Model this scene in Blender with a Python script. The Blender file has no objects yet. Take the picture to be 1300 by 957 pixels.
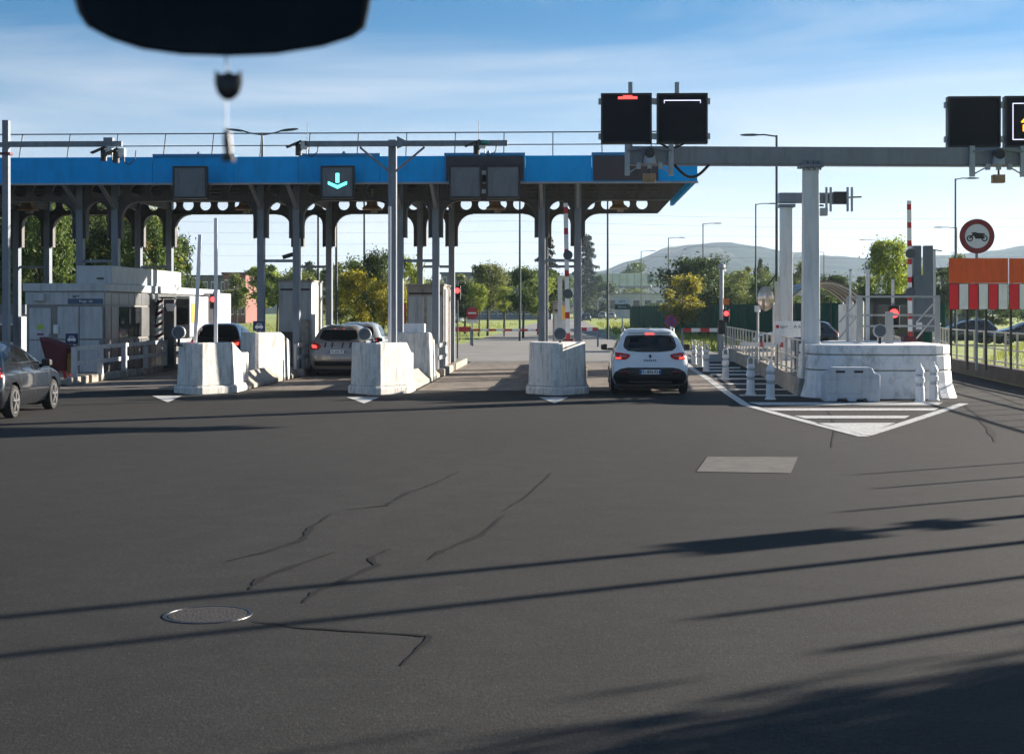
import bpy, bmesh, math, random
from mathutils import Vector, Matrix
from mathutils.bvhtree import BVHTree
R = math.radians
scn = bpy.context.scene
col = scn.collection
# ------------------------------------------------------------------ camera
F, H, HOR, TH = 1900.0, 2.05, 394.0, R(2.2)      # focal length in photo pixels, eye height, horizon row, yaw against the lanes
S_, C_ = math.sin(TH), math.cos(TH)
cam = bpy.data.objects.new('camera', bpy.data.cameras.new('camera')); col.objects.link(cam); scn.camera = cam
cam.location = (0, 0, H); cam.rotation_euler = (R(90), 0, TH)
cam.data.sensor_width = 36; cam.data.lens = 36*F/1300; cam.data.shift_y = -(478.5-HOR)/1300
cam.data.clip_start = 0.05; cam.data.clip_end = 20000
cam.data.dof.use_dof = True; cam.data.dof.focus_distance = 38; cam.data.dof.aperture_fstop = 9
# ------------------------------------------------------------------ sky, sun, exposure
HAZE = 1.6e-4
AZ, EL = R(60), R(15)                              # sun: right of the camera axis, low
sl, sd = math.sin(AZ), math.cos(AZ)
SUN = Vector(((sl*C_-sd*S_)*math.cos(EL), (sl*S_+sd*C_)*math.cos(EL), math.sin(EL)))
w = bpy.data.worlds.new('World'); scn.world = w; w.use_nodes = True
nt = w.node_tree; N = nt.nodes; Lk = nt.links
bg = N['Background']
sky = N.new('ShaderNodeTexSky'); sky.sky_type = 'NISHITA'; sky.sun_disc = False
sky.sun_elevation = EL; sky.sun_rotation = math.atan2(SUN.x, SUN.y)
sky.air_density = 1.0; sky.dust_density = 0.04; sky.ozone_density = 5; sky.altitude = 3000
tc = N.new('ShaderNodeTexCoord'); mp = N.new('ShaderNodeMapping'); mp.inputs['Scale'].default_value = (1.7, 1.7, 11); mp.inputs['Rotation'].default_value = (0, R(-9), 0); mp.inputs['Location'].default_value = (3.1, .4, 1.7)
n1 = N.new('ShaderNodeTexNoise'); n1.inputs['Scale'].default_value = 1.6; n1.inputs['Detail'].default_value = 7; n1.inputs['Roughness'].default_value = .5; n1.inputs['Distortion'].default_value = .9
rp = N.new('ShaderNodeValToRGB'); rp.color_ramp.elements[0].position = .44; rp.color_ramp.elements[0].color = (0,0,0,1); rp.color_ramp.elements[1].position = .74; rp.color_ramp.elements[1].color = (.75,.75,.75,1)
mx = N.new('ShaderNodeMixRGB'); mx.inputs[2].default_value = (5.95, 6.1, 6.35, 1)     # thin high cloud
hs = N.new('ShaderNodeHueSaturation'); hs.inputs["Hue"].default_value = .487; hs.inputs["Value"].default_value = .74; hs.inputs["Saturation"].default_value = 1.22
Lk.new(tc.outputs['Generated'], mp.inputs[0]); Lk.new(mp.outputs[0], n1.inputs['Vector']); Lk.new(n1.outputs[0], rp.inputs[0])
Lk.new(sky.outputs[0], hs.inputs['Color']); Lk.new(hs.outputs[0], mx.inputs[1]); 
sx = N.new('ShaderNodeSeparateXYZ'); Lk.new(tc.outputs['Generated'], sx.inputs[0])          # the veil thickens towards the horizon
vz = N.new('ShaderNodeMapRange'); vz.interpolation_type = 'SMOOTHSTEP'; vz.inputs[1].default_value = .0; vz.inputs[2].default_value = .20; vz.inputs[3].default_value = .92; vz.inputs[4].default_value = 0; Lk.new(sx.outputs[2], vz.inputs[0])
ml = N.new('ShaderNodeMath'); ml.operation = 'MULTIPLY_ADD'; ml.use_clamp = True; Lk.new(rp.outputs[0], ml.inputs[0]); ml.inputs[1].default_value = .6; Lk.new(vz.outputs[0], ml.inputs[2]); Lk.new(ml.outputs[0], mx.inputs[0]); Lk.new(mx.outputs[0], bg.inputs[0])
bg.inputs[1].default_value = 0.05
sun = bpy.data.objects.new('sun', bpy.data.lights.new('sun', 'SUN')); col.objects.link(sun)
sun.data.energy = 5.0; sun.data.angle = R(.55); sun.data.color = (1, .90, .77)
sun.rotation_euler = SUN.to_track_quat('Z', 'Y').to_euler(); sun.location = (60, 60, 60)
scn.view_settings.view_transform = 'Standard'; scn.view_settings.look = 'None'; scn.view_settings.gamma = 1; scn.view_settings.exposure = 1.65
scn.cycles.max_bounces = 6; scn.cycles.diffuse_bounces = 3; scn.cycles.volume_bounces = 0
# ------------------------------------------------------------------ pixels to places
def W(px, D): l = (px-650)/F*D; return (l*C_-D*S_, l*S_+D*C_)
def G(px, py): return W(px, F*H/(py-HOR))
def ZA(py, D): return H-(py-HOR)/F*D
def DU(px, u): return u/((px-650)/F*C_-S_)          # depth of the point with lane offset u seen at column px
def P(px, py, D): a = W(px, D); return (a[0], a[1], ZA(py, D))
# ------------------------------------------------------------------ materials
MC = {}
def pm(name, c, rough=.6, metal=0, var=.12, scale=4, bump=0, bscale=60, spec=.5, dirt=None, dirtamt=.5, dscale=(5,5,.7), coat=0, emit=None, es=1, fine=0):
    if name in MC: return MC[name]
    m = bpy.data.materials.new(name); m.use_nodes = True; t = m.node_tree; n = t.nodes; l = t.links
    b = n['Principled BSDF']; b.inputs['Roughness'].default_value = rough; b.inputs['Metallic'].default_value = metal
    b.inputs['Specular IOR Level'].default_value = spec; b.inputs['Coat Weight'].default_value = coat
    co = n.new('ShaderNodeTexCoord')
    no = n.new('ShaderNodeTexNoise'); no.inputs['Scale'].default_value = scale; no.inputs['Detail'].default_value = 6; no.inputs['Roughness'].default_value = .65
    l.new(co.outputs['Object'], no.inputs['Vector'])
    mr = n.new('ShaderNodeMapRange'); mr.inputs[1].default_value = .3; mr.inputs[2].default_value = .7; l.new(no.outputs[0], mr.inputs[0])
    mix = n.new('ShaderNodeMixRGB'); mix.inputs[1].default_value = (*[x*(1-var) for x in c], 1); mix.inputs[2].default_value = (*[min(1, x*(1+var)) for x in c], 1)
    l.new(mr.outputs[0], mix.inputs[0]); out = mix.outputs[0]
    if fine:
        nf = n.new('ShaderNodeTexNoise'); nf.inputs['Scale'].default_value = bscale; nf.inputs['Detail'].default_value = 3; l.new(co.outputs['Object'], nf.inputs['Vector'])
        mf = n.new('ShaderNodeMapRange'); mf.inputs[1].default_value = .3; mf.inputs[2].default_value = .7; mf.inputs[3].default_value = 1-fine; mf.inputs[4].default_value = 1+fine; l.new(nf.outputs[0], mf.inputs[0])
        vm = n.new('ShaderNodeVectorMath'); vm.operation = 'SCALE'; l.new(out, vm.inputs[0]); l.new(mf.outputs[0], vm.inputs['Scale']); out = vm.outputs[0]
    if dirt:
        mpn = n.new('ShaderNodeMapping'); mpn.inputs['Scale'].default_value = dscale; l.new(co.outputs['Object'], mpn.inputs[0])
        nd = n.new('ShaderNodeTexNoise'); nd.inputs['Scale'].default_value = 1.6; nd.inputs['Detail'].default_value = 7; nd.inputs['Roughness'].default_value = .7; l.new(mpn.outputs[0], nd.inputs['Vector'])
        md = n.new('ShaderNodeMapRange'); md.inputs[1].default_value = .48; md.inputs[2].default_value = .72; md.inputs[4].default_value = dirtamt; l.new(nd.outputs[0], md.inputs[0])
        m2 = n.new('ShaderNodeMixRGB'); m2.inputs[2].default_value = (*dirt, 1); l.new(md.outputs[0], m2.inputs[0]); l.new(out, m2.inputs[1]); out = m2.outputs[0]
    l.new(out, b.inputs['Base Color'])
    if bump:
        nb = n.new('ShaderNodeTexNoise'); nb.inputs['Scale'].default_value = bscale; nb.inputs['Detail'].default_value = 5; l.new(co.outputs['Object'], nb.inputs['Vector'])
        bp = n.new('ShaderNodeBump'); bp.inputs['Strength'].default_value = bump; bp.inputs['Distance'].default_value = .02; l.new(nb.outputs[0], bp.inputs['Height']); l.new(bp.outputs[0], b.inputs['Normal'])
    if emit:
        b.inputs['Emission Color'].default_value = (*emit, 1); b.inputs['Emission Strength'].default_value = es
    MC[name] = m; return m
def leafmat(name, c1, c2, tr=.4):
    m = bpy.data.materials.new(name); m.use_nodes = True; t = m.node_tree; n = t.nodes; l = t.links; b = n['Principled BSDF']; b.inputs['Roughness'].default_value = .55; b.inputs['Specular IOR Level'].default_value = .3
    g = n.new('ShaderNodeNewGeometry'); mix = n.new('ShaderNodeMixRGB'); mix.inputs[1].default_value = (*c1, 1); mix.inputs[2].default_value = (*c2, 1)
    l.new(g.outputs['Random Per Island'], mix.inputs[0]); l.new(mix.outputs[0], b.inputs['Base Color'])
    tl = n.new('ShaderNodeBsdfTranslucent'); l.new(mix.outputs[0], tl.inputs[0]); ms = n.new('ShaderNodeMixShader'); ms.inputs[0].default_value = tr
    l.new(b.outputs[0], ms.inputs[1]); l.new(tl.outputs[0], ms.inputs[2]); l.new(ms.outputs[0], n['Material Output'].inputs[0]); return m
conc = pm('concrete_white', (.66,.64,.60), .85, var=.16, scale=2.5, bump=.35, bscale=35, dirt=(.09,.08,.065), dirtamt=.75, dscale=(6,6,.8), fine=.12)
concg = pm('concrete_grey', (.33,.30,.26), .9, var=.25, scale=2, bump=.4, bscale=30, dirt=(.06,.055,.045), dirtamt=.7, dscale=(3,3,2), fine=.15)
whitec = pm('painted_concrete', (.68,.68,.68), .7, var=.10, scale=2, bump=.15, bscale=30, dirt=(.12,.11,.10), dirtamt=.6, dscale=(4,4,.6))
galv = pm('galvanised', (.34,.36,.38), .5, .45, var=.14, scale=3, dirt=(.14,.14,.14), dirtamt=.35)
beamm = pm('gantry_beam_paint', (.20,.215,.24), .5, .25, var=.12, scale=1.5, dirt=(.10,.10,.105), dirtamt=.4)
steel = pm('grey_steel', (.17,.20,.24), .5, .1, var=.12, scale=2, dirt=(.05,.045,.04), dirtamt=.5, dscale=(4,4,.5))
brown = pm('canopy_beam_paint', (.105,.10,.10), .6, .1, var=.2, scale=2, dirt=(.04,.035,.03), dirtamt=.5)
bluep = pm('blue_fascia', (.001,.33,.78), .6, spec=.15, var=.07, scale=1.5, dirt=(.02,.07,.16), dirtamt=.3, dscale=(1.5,1.5,.4))
bluetop = pm('blue_trim', (.02,.19,.44), .5, var=.1)
black = pm('black_plastic', (.012,.012,.013), .45, var=.2)
rubber = pm('rubber', (.015,.015,.015), .85, var=.2)
panel = pm('sign_face_grey', (.125,.145,.165), .6, var=.10, scale=3, dirt=(.05,.05,.055), dirtamt=.5)
paneld = pm('sign_face_dark', (.008,.008,.013), .6, spec=.2, var=.25, scale=3, fine=.25, bscale=160)
purple = pm('sign_back_plate', (.045,.036,.042), .6, var=.15, scale=2)
whitep = pm('white_paint', (.74,.74,.73), .5, var=.06, dirt=(.3,.29,.26), dirtamt=.4)
whitepl = pm('white_plastic', (.70,.71,.72), .55, var=.05, dirt=(.25,.24,.23), dirtamt=.45, dscale=(6,6,2))
red = pm('red_paint', (.45,.02,.02), .5, var=.12)
redd = pm('dark_red', (.10,.012,.018), .55, var=.2)
orange = pm('orange_board', (.66,.09,.008), .55, var=.10, scale=2, dirt=(.30,.05,.01), dirtamt=.4)
yellow = pm('yellow_paint', (.65,.38,.03), .5, var=.1)
navy = pm('navy_sign', (.012,.03,.10), .4, var=.1)
boothp = pm('booth_panel', (.42,.45,.47), .5, .1, var=.09, scale=1.5, dirt=(.14,.14,.13), dirtamt=.55, dscale=(4,4,.5))
booths = pm('booth_side_metal_shaded', (.20,.205,.21), .35, .55, var=.25, scale=1.2, dirt=(.07,.065,.06), dirtamt=.6, dscale=(5,5,.4))  # brushed metal, its tone darkened to stand in for the canopy's shade
boothf = pm('booth_frame', (.20,.20,.19), .5, .3, var=.15)
glass = pm('window_glass', (.02,.023,.026), .08, var=.3, scale=2, spec=.6)
wood = pm('weathered_rail', (.50,.51,.52), .75, var=.12, scale=6, dirt=(.15,.14,.12), dirtamt=.5)
mark = pm('road_paint', (.58,.58,.56), .7, var=.12, scale=3, dirt=(.09,.09,.09), dirtamt=.85, dscale=(7,7,7), fine=.2, bscale=90)
redlamp = pm('red_lamp', (.5,.01,.01), .3, emit=(1,.03,.03), es=2.2)
cyanlamp = pm('cyan_led', (.0,.4,.4), .3, emit=(.1,.95,.8), es=1.1)
redled = pm('red_led', (.4,.0,.0), .3, emit=(1,.06,.05), es=1.0)
whiteled = pm('white_led', (.3,.3,.4), .3, emit=(.75,.75,1), es=.55)
amberled = pm('amber_led', (.4,.2,.0), .3, emit=(1,.45,.02), es=1.2)
bark = pm('bark', (.07,.055,.04), .9, var=.3, scale=8, bump=.4, bscale=20)
# ------------------------------------------------------------------ mesh helpers
class MB:
    def __init__(s): s.v = []; s.f = []
    def add(s, vs, fs): o = len(s.v); s.v += [tuple(q) for q in vs]; s.f += [tuple(i+o for i in f) for f in fs]; return s
    def box(s, c, d, rz=0, taper=0):
        x, y, z = d[0]/2, d[1]/2, d[2]/2; k = 1-taper; vs = []
        for sz, kk in ((-1, 1), (1, k)):
            for a, b in ((-1,-1),(1,-1),(1,1),(-1,1)): vs.append((a*x*kk, b*y*kk, sz*z))
        if rz: vs = [(p[0]*math.cos(rz)-p[1]*math.sin(rz), p[0]*math.sin(rz)+p[1]*math.cos(rz), p[2]) for p in vs]
        return s.add([(p[0]+c[0], p[1]+c[1], p[2]+c[2]) for p in vs], [(3,2,1,0),(4,5,6,7),(0,1,5,4),(1,2,6,5),(2,3,7,6),(3,0,4,7)])
    def b2(s, lo, hi): return s.box([(a+b)/2 for a, b in zip(lo, hi)], [b-a for a, b in zip(lo, hi)])
    def _fr(s, p0, p1, up=(0,0,1)):
        d = (Vector(p1)-Vector(p0)).normalized(); u = Vector(up)
        if abs(d.dot(u)) > .98: u = Vector((0,1,0))
        a = d.cross(u).normalized(); b = a.cross(d).normalized(); return a, b
    def bar(s, p0, p1, w_, h_):
        a, b = s._fr(p0, p1); vs = []
        for p in (p0, p1):
            for i, j in ((-1,-1),(1,-1),(1,1),(-1,1)): vs.append(Vector(p)+a*(i*w_/2)+b*(j*h_/2))
        return s.add(vs, [(0,1,2,3),(7,6,5,4),(1,0,4,5),(2,1,5,6),(3,2,6,7),(0,3,7,4)])
    def cyl(s, p0, p1, r0, r1=None, n=12):
        r1 = r0 if r1 is None else r1; a, b = s._fr(p0, p1); vs = []
        for p, r in ((p0, r0), (p1, r1)):
            for i in range(n): t = 2*math.pi*i/n; vs.append(Vector(p)+a*(r*math.cos(t))+b*(r*math.sin(t)))
        fs = [(i, n+i, n+(i+1)%n, (i+1)%n) for i in range(n)]
        return s.add(vs, fs+[tuple(range(n)), tuple(range(2*n-1, n-1, -1))])
    def tube(s, pts, r, n=8):
        for i in range(len(pts)-1): s.cyl(pts[i], pts[i+1], r, n=n)
        return s
    def prism(s, poly, ax, lo, hi):           # poly in the plane across axis ax, extruded from lo to hi
        def pt(a, b, h): return {'x': (h,a,b), 'y': (a,h,b), 'z': (a,b,h)}[ax]
        n = len(poly); vs = [pt(a, b, lo) for a, b in poly]+[pt(a, b, hi) for a, b in poly]
        return s.add(vs, [tuple(range(n)), tuple(range(2*n-1, n-1, -1))]+[(i, n+i, n+(i+1)%n, (i+1)%n) for i in range(n)])
    def loft(s, rings, cap=True):
        n = len(rings[0]); vs = [p for r in rings for p in r]
        fs = [(k*n+i, k*n+(i+1)%n, (k+1)*n+(i+1)%n, (k+1)*n+i) for k in range(len(rings)-1) for i in range(n)]
        if cap: fs += [tuple(range(n-1, -1, -1)), tuple(range((len(rings)-1)*n, len(rings)*n))]
        return s.add(vs, fs)
    def lathe(s, prof, c, n=16): return s.loft([[(c[0]+r*math.cos(2*math.pi*i/n), c[1]+r*math.sin(2*math.pi*i/n), c[2]+z) for i in range(n)] for r, z in prof])
    def holed(s, x0, x1, z0, z1, cz, r, y0, y1, n=16):     # plate cell with a round hole, in the x-z plane
        cx = (x0+x1)/2; ci = []; sq = []
        for i in range(n):
            t = 2*math.pi*i/n; cs, sn = math.cos(t), math.sin(t); ci.append((cx+r*cs, cz+r*sn))
            k = min((x1-cx)/abs(cs) if abs(cs) > 1e-6 else 9, ((z1-cz) if sn > 0 else (cz-z0))/abs(sn) if abs(sn) > 1e-6 else 9); sq.append((cx+k*cs, cz+k*sn))
        vs = [(a, y0, b) for a, b in ci]+[(a, y0, b) for a, b in sq]+[(a, y1, b) for a, b in ci]+[(a, y1, b) for a, b in sq]; fs = []
        for i in range(n):
            j = (i+1)%n; fs += [(i, n+i, n+j, j), (2*n+j, 3*n+j, 3*n+i, 2*n+i), (j, 2*n+j, 2*n+i, i), (n+i, 3*n+i, 3*n+j, n+j)]
        s.add(vs, fs)
        for (a, b) in ((x0, z0), (x1, z0), (x0, z1), (x1, z1)):      # square corners the ring cuts off
            near = sorted(sq, key=lambda q: (q[0]-a)**2+(q[1]-b)**2)[:2]
            s.add([(a, y0, b), (near[0][0], y0, near[0][1]), (near[1][0], y0, near[1][1]), (a, y1, b), (near[0][0], y1, near[0][1]), (near[1][0], y1, near[1][1])], [(0,1,2),(5,4,3)])
        return s
    def build(s, name, mat, parent=None, world=True, smooth=False, bevel=0, kind=None, recalc=True):
        vs = s.v
        if parent is not None and world:
            r = parent
            while r.parent: r = r.parent
            o = r.location; vs = [(p[0]-o[0], p[1]-o[1], p[2]-o[2]) for p in vs]; loc = (0,0,0)
        elif parent is None:
            mn = [min(p[i] for p in vs) for i in range(3)]; mxx = [max(p[i] for p in vs) for i in range(3)]
            loc = ((mn[0]+mxx[0])/2, (mn[1]+mxx[1])/2, mn[2]) if world else (0,0,0); vs = [(p[0]-loc[0], p[1]-loc[1], p[2]-loc[2]) for p in vs]
        else: loc = (0,0,0)
        me = bpy.data.meshes.new(name); me.from_pydata(vs, [], s.f); me.materials.append(mat)
        if recalc:
            bm = bmesh.new(); bm.from_mesh(me); bmesh.ops.recalc_face_normals(bm, faces=bm.faces); bm.to_mesh(me); bm.free()
        if smooth: me.polygons.foreach_set('use_smooth', [True]*len(me.polygons))
        o = bpy.data.objects.new(name, me); col.objects.link(o); o.location = loc
        if parent is not None: o.parent = parent
        if bevel: b = o.modifiers.new('bevel', 'BEVEL'); b.width = bevel; b.segments = 2; b.limit_method = 'ANGLE'; b.angle_limit = R(40)
        if smooth == 'auto':
            bm = bmesh.new(); bm.from_mesh(me)
            for e in bm.edges: e.smooth = e.calc_face_angle(0) < R(38)
            bm.to_mesh(me); bm.free()
        if kind: o['kind'] = kind
        return o
def tag(o, label, cat, group=None):
    o['label'] = label; o['category'] = cat
    if group: o['group'] = group
    return o
def thing(name, label, cat, loc=(0,0,0), group=None, rz=0):
    o = bpy.data.objects.new(name, None); col.objects.link(o); o.location = loc; o.rotation_euler = (0,0,rz); o.empty_display_size = .2
    return tag(o, label, cat, group)
def copy_tree(o, parent=None):
    c = o.copy(); col.objects.link(c); c.parent = parent
    for ch in o.children: copy_tree(ch, c)
    return c
def text(s, size, mat, parent, loc, name='lettering', rx=R(90), rz=0, depth=.003, bold=0, align='CENTER', sx=1):
    cu = bpy.data.curves.new(name, 'FONT'); cu.body = s; cu.size = size; cu.align_x = align; cu.align_y = 'CENTER'; cu.extrude = depth; cu.offset = bold; cu.resolution_u = 3
    t = bpy.data.objects.new(name, cu); col.objects.link(t); me = bpy.data.meshes.new_from_object(t, depsgraph=bpy.context.evaluated_depsgraph_get()); bpy.data.objects.remove(t)
    me.materials.clear(); me.materials.append(mat); o = bpy.data.objects.new(name, me); col.objects.link(o); o.parent = parent; o.location = loc; o.rotation_euler = (rx, 0, rz); o.scale = (sx, 1, 1); return o
def arc(cx, cz, r, a0, a1, n=8): return [(cx+r*math.cos(R(a0+(a1-a0)*i/n)), cz+r*math.sin(R(a0+(a1-a0)*i/n))) for i in range(n+1)]
def struct(o): o['kind'] = 'structure'; return o
# ================================================================== SETTING
def asphalt():
    m = bpy.data.materials.new('asphalt'); m.use_nodes = True; t = m.node_tree; n = t.nodes; l = t.links; b = n['Principled BSDF']; b.inputs['Roughness'].default_value = .9; b.inputs['Specular IOR Level'].default_value = .22
    co = n.new('ShaderNodeTexCoord'); val = None
    for sc, det, ro, lo, hi, st in ((.22,4,.5,.72,1.28,(1,.35,1)), (2.3,8,.72,.72,1.28,(1,1,1)), (26,6,.7,.55,1.45,(1,1,1)), (75,3,.6,.5,1.5,(1,1,1))):
        mp_ = n.new('ShaderNodeMapping'); mp_.inputs['Scale'].default_value = st; l.new(co.outputs['Object'], mp_.inputs[0])
        no = n.new('ShaderNodeTexNoise'); no.inputs['Scale'].default_value = sc; no.inputs['Detail'].default_value = det; no.inputs['Roughness'].default_value = ro; l.new(mp_.outputs[0], no.inputs['Vector'])
        mr = n.new('ShaderNodeMapRange'); mr.inputs[1].default_value = .28; mr.inputs[2].default_value = .72; mr.inputs[3].default_value = lo; mr.inputs[4].default_value = hi; l.new(no.outputs[0], mr.inputs[0])
        if val is None: val = mr.outputs[0]
        else: mu = n.new('ShaderNodeMath'); mu.operation = 'MULTIPLY'; l.new(val, mu.inputs[0]); l.new(mr.outputs[0], mu.inputs[1]); val = mu.outputs[0]
    vo = n.new('ShaderNodeTexVoronoi'); vo.inputs['Scale'].default_value = 24; l.new(co.outputs['Object'], vo.inputs['Vector'])      # pale stones in the binder
    mv = n.new('ShaderNodeMapRange'); mv.inputs[1].default_value = .10; mv.inputs[2].default_value = .22; mv.inputs[3].default_value = 1; mv.inputs[4].default_value = 0; l.new(vo.outputs['Distance'], mv.inputs[0])
    sp = n.new('ShaderNodeSeparateColor'); l.new(vo.outputs['Color'], sp.inputs[0]); gt_ = n.new('ShaderNodeMath'); gt_.operation = 'GREATER_THAN'; gt_.inputs[1].default_value = .8; l.new(sp.outputs[0], gt_.inputs[0])
    mm_ = n.new('ShaderNodeMath'); mm_.operation = 'MULTIPLY'; l.new(mv.outputs[0], mm_.inputs[0]); l.new(gt_.outputs[0], mm_.inputs[1])
    vm = n.new('ShaderNodeVectorMath'); vm.operation = 'SCALE'; vm.inputs[0].default_value = (.0240,.0232,.0226); l.new(val, vm.inputs['Scale'])
    mx_ = n.new('ShaderNodeMixRGB'); mx_.inputs[2].default_value = (.065,.063,.06,1); l.new(mm_.outputs[0], mx_.inputs[0]); l.new(vm.outputs[0], mx_.inputs[1]); l.new(mx_.outputs[0], b.inputs['Base Color'])
    bp = n.new('ShaderNodeBump'); bp.inputs['Strength'].default_value = .22; bp.inputs['Distance'].default_value = .01; l.new(val, bp.inputs['Height']); l.new(bp.outputs[0], b.inputs['Normal']); return m
asph = asphalt()
lanem = pm('worn_lane_pavement', (.23,.195,.165), .85, var=.22, scale=.8, bump=.4, bscale=60, fine=.25, spec=.3, dirt=(.09,.08,.07), dirtamt=.75, dscale=(1.3,.18,1))
exitm = pm('pale_exit_asphalt', (.25,.24,.225), .85, var=.15, scale=.3, bump=.3, bscale=60, fine=.2, spec=.3)
grassm = pm('grass_ground', (.26,.33,.05), .9, var=.35, scale=.25, bump=.6, bscale=12, fine=.4, dirt=(.30,.28,.10), dirtamt=.7, dscale=(.12,.05,1))
tarm = pm('bitumen_seal', (.013,.013,.015), .9, var=.2, spec=.15)
def sheet(name, pts, z, mat, parent=None, grid=0):
    m = MB(); m.add([(a, b, z) for a, b in pts], [tuple(range(len(pts)))]); o = m.build(name, mat, parent, recalc=False)
    if o.data.polygons[0].normal.z < 0: o.data.flip_normals()
    return o
struct(sheet('ground', [(-4400,-250),(4400,-250),(4400,4400),(-4400,4400)], -.05, grassm))
road = struct(sheet('road', [(-70,-40),(12,-40),(12.1,41),(13,52.5),(15,62),(15,74),(7,74),(-24,74),(-70,74)], 0, asph))
struct(sheet('exit_road', [(-22,60),(8,60),(7,76),(3.3,100),(2.8,340),(-5,340),(-6.5,92),(-14,78)], .004, exitm))
def strip(pts, w_, z, mat, name, parent):
    m = MB(); n = len(pts); L_ = []; R_ = []
    for i, p in enumerate(pts):
        a = Vector(pts[max(0, i-1)]); b = Vector(pts[min(n-1, i+1)]); d = (b-a).normalized(); q = Vector((-d.y, d.x))*(w_[i] if isinstance(w_, list) else w_)/2
        L_.append((p[0]+q.x, p[1]+q.y, z)); R_.append((p[0]-q.x, p[1]-q.y, z))
    m.add(L_+R_, [(i, n+i, n+i+1, i+1) for i in range(n-1)]); o = m.build(name, mat, parent, recalc=False)
    if o.data.polygons[0].normal.z < 0: o.data.flip_normals()
    return o
# road paint
chev = [G(*p) for p in ((868,459),(880,469),(900,482),(918,495),(946,514),(985,525),(1030,537),(1097,554.5),(1150,537),(1208,518),(1224,512.5))]
strip(chev[:8], .2, .008, mark, 'painted_edge_line', road); strip([G(1099,553)]+chev[8:], .2, .0095, mark, 'painted_edge_line', road)
for a, b, y0, y1 in ((950,1197,511,514.5),(968,1192,518.5,521.5),(1008,1155,528,531.5)):
    sheet('painted_hatch_bar', [G(a,y0),G(b,y0),G(b-6,y1),G(a+14,y1)], .008, mark, road)
sheet('painted_hatch_bar', [G(1035,537.5),G(1137,537),G(1097,552)], .008, mark, road)
for a, b, y in ((888,925,463),(893,940,467),(897,955,471),(901,965,475.5),(907,975,481),(915,985,487.5),(925,1000,494.5),(938,1015,502)):
    sheet('painted_hatch_bar', [G(a,y-.7),G(b,y-.7),G(b,y+.9),G(a+2,y+.9)], .008, mark, road)
for a, b, c in ((193,231,505.2),(440,482,507),(684,722,507)):
    sheet('painted_triangle', [G(a,c-2.5),G(b,c-2.5),G((a+b)/2+1,c+5.5 if a != 193 else c+6)], .008, mark, road)
sheet('pale_patch', [G(898,580),G(1013,580.5),G(1004,601),G(884,599)], .006, pm('pale_road_patch', (.085,.077,.071), .9, var=.25, scale=3, fine=.3, bscale=60, dirt=(.03,.03,.03), dirtamt=.6, dscale=(2,2,2)), road)
# bitumen crack seals and joints
for pts, wd in (([(585,598),(552,614),(520,625),(490,642),(440,647)], .1), ([(420,653),(395,670),(385,685),(340,700),(290,712)], .12), ([(425,701),(375,718),(330,735),(318,748)], .13),
    ([(495,697),(470,708),(478,718),(440,735),(400,752),(385,765)], .12), ([(640,655),(610,680),(560,700),(545,710)], .12), ([(320,788),(380,797),(530,806),(548,808),(510,845)], .08), ([(700,600),(670,630),(640,648)], .05),
    ([(1042,512),(1056,528),(1060,545),(1056,568)], .09), ([(1225,515),(1245,530),(1258,548),(1263,561)], .22), ([(1200,478),(1240,493),(1300,515)], .12), ([(1195,470),(1250,484),(1300,497)], .1)):
    q = [G(*p) for p in pts]; dd = []
    rr = random.Random(len(pts)*7+int(pts[0][0]))
    for i in range(len(q)-1):
        for k in range(5): t = k/5; dd.append((q[i][0]*(1-t)+q[i+1][0]*t+rr.uniform(-.012,.012), q[i][1]*(1-t)+q[i+1][1]*t+rr.uniform(-.012,.012)))
    dd.append(q[-1]); nd_ = len(dd); strip(dd, [wd*(.12+.4*math.sin(math.pi*(j+.3)/nd_))*(1+.35*math.sin(j*1.3)) for j in range(nd_)], .005, tarm, 'crack_seal', road)
# lane pavement under the canopy
for k, (a, b) in enumerate(((-24,-20.1),(-18.4,-15.6),(-13.6,-9.9),(-8.25,-5.55),(-3.9,-1.15),(.5,4.3))):
    for i in range(5):
        struct(sheet('lane_pavement', [(a,38.2+i*4.4),(b,38.2+i*4.4),(b,42.56+i*4.4),(a,42.56+i*4.4)], .004 if i < 5 else .01, lanem))
# manhole
mh = thing('manhole_cover', 'round iron manhole cover set in the dark asphalt', 'manhole', (*G(264,780), 0))
iron = pm('cast_iron', (.026,.022,.021), .8, .0, var=.3, scale=15, bump=.5, bscale=50)
m = MB(); c = mh.location; m.lathe([(.30,.0),(.298,.005),(.272,.005),(.27,.0)], (c[0],c[1],0), 40); m.build('rim', pm('worn_iron_rim', (.02,.02,.02), .4, .4, var=.4, scale=9), mh)
m = MB(); m.lathe([(.262,.0),(.262,.004)], (c[0],c[1],0), 40); m.build('lid', iron, mh)
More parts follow.
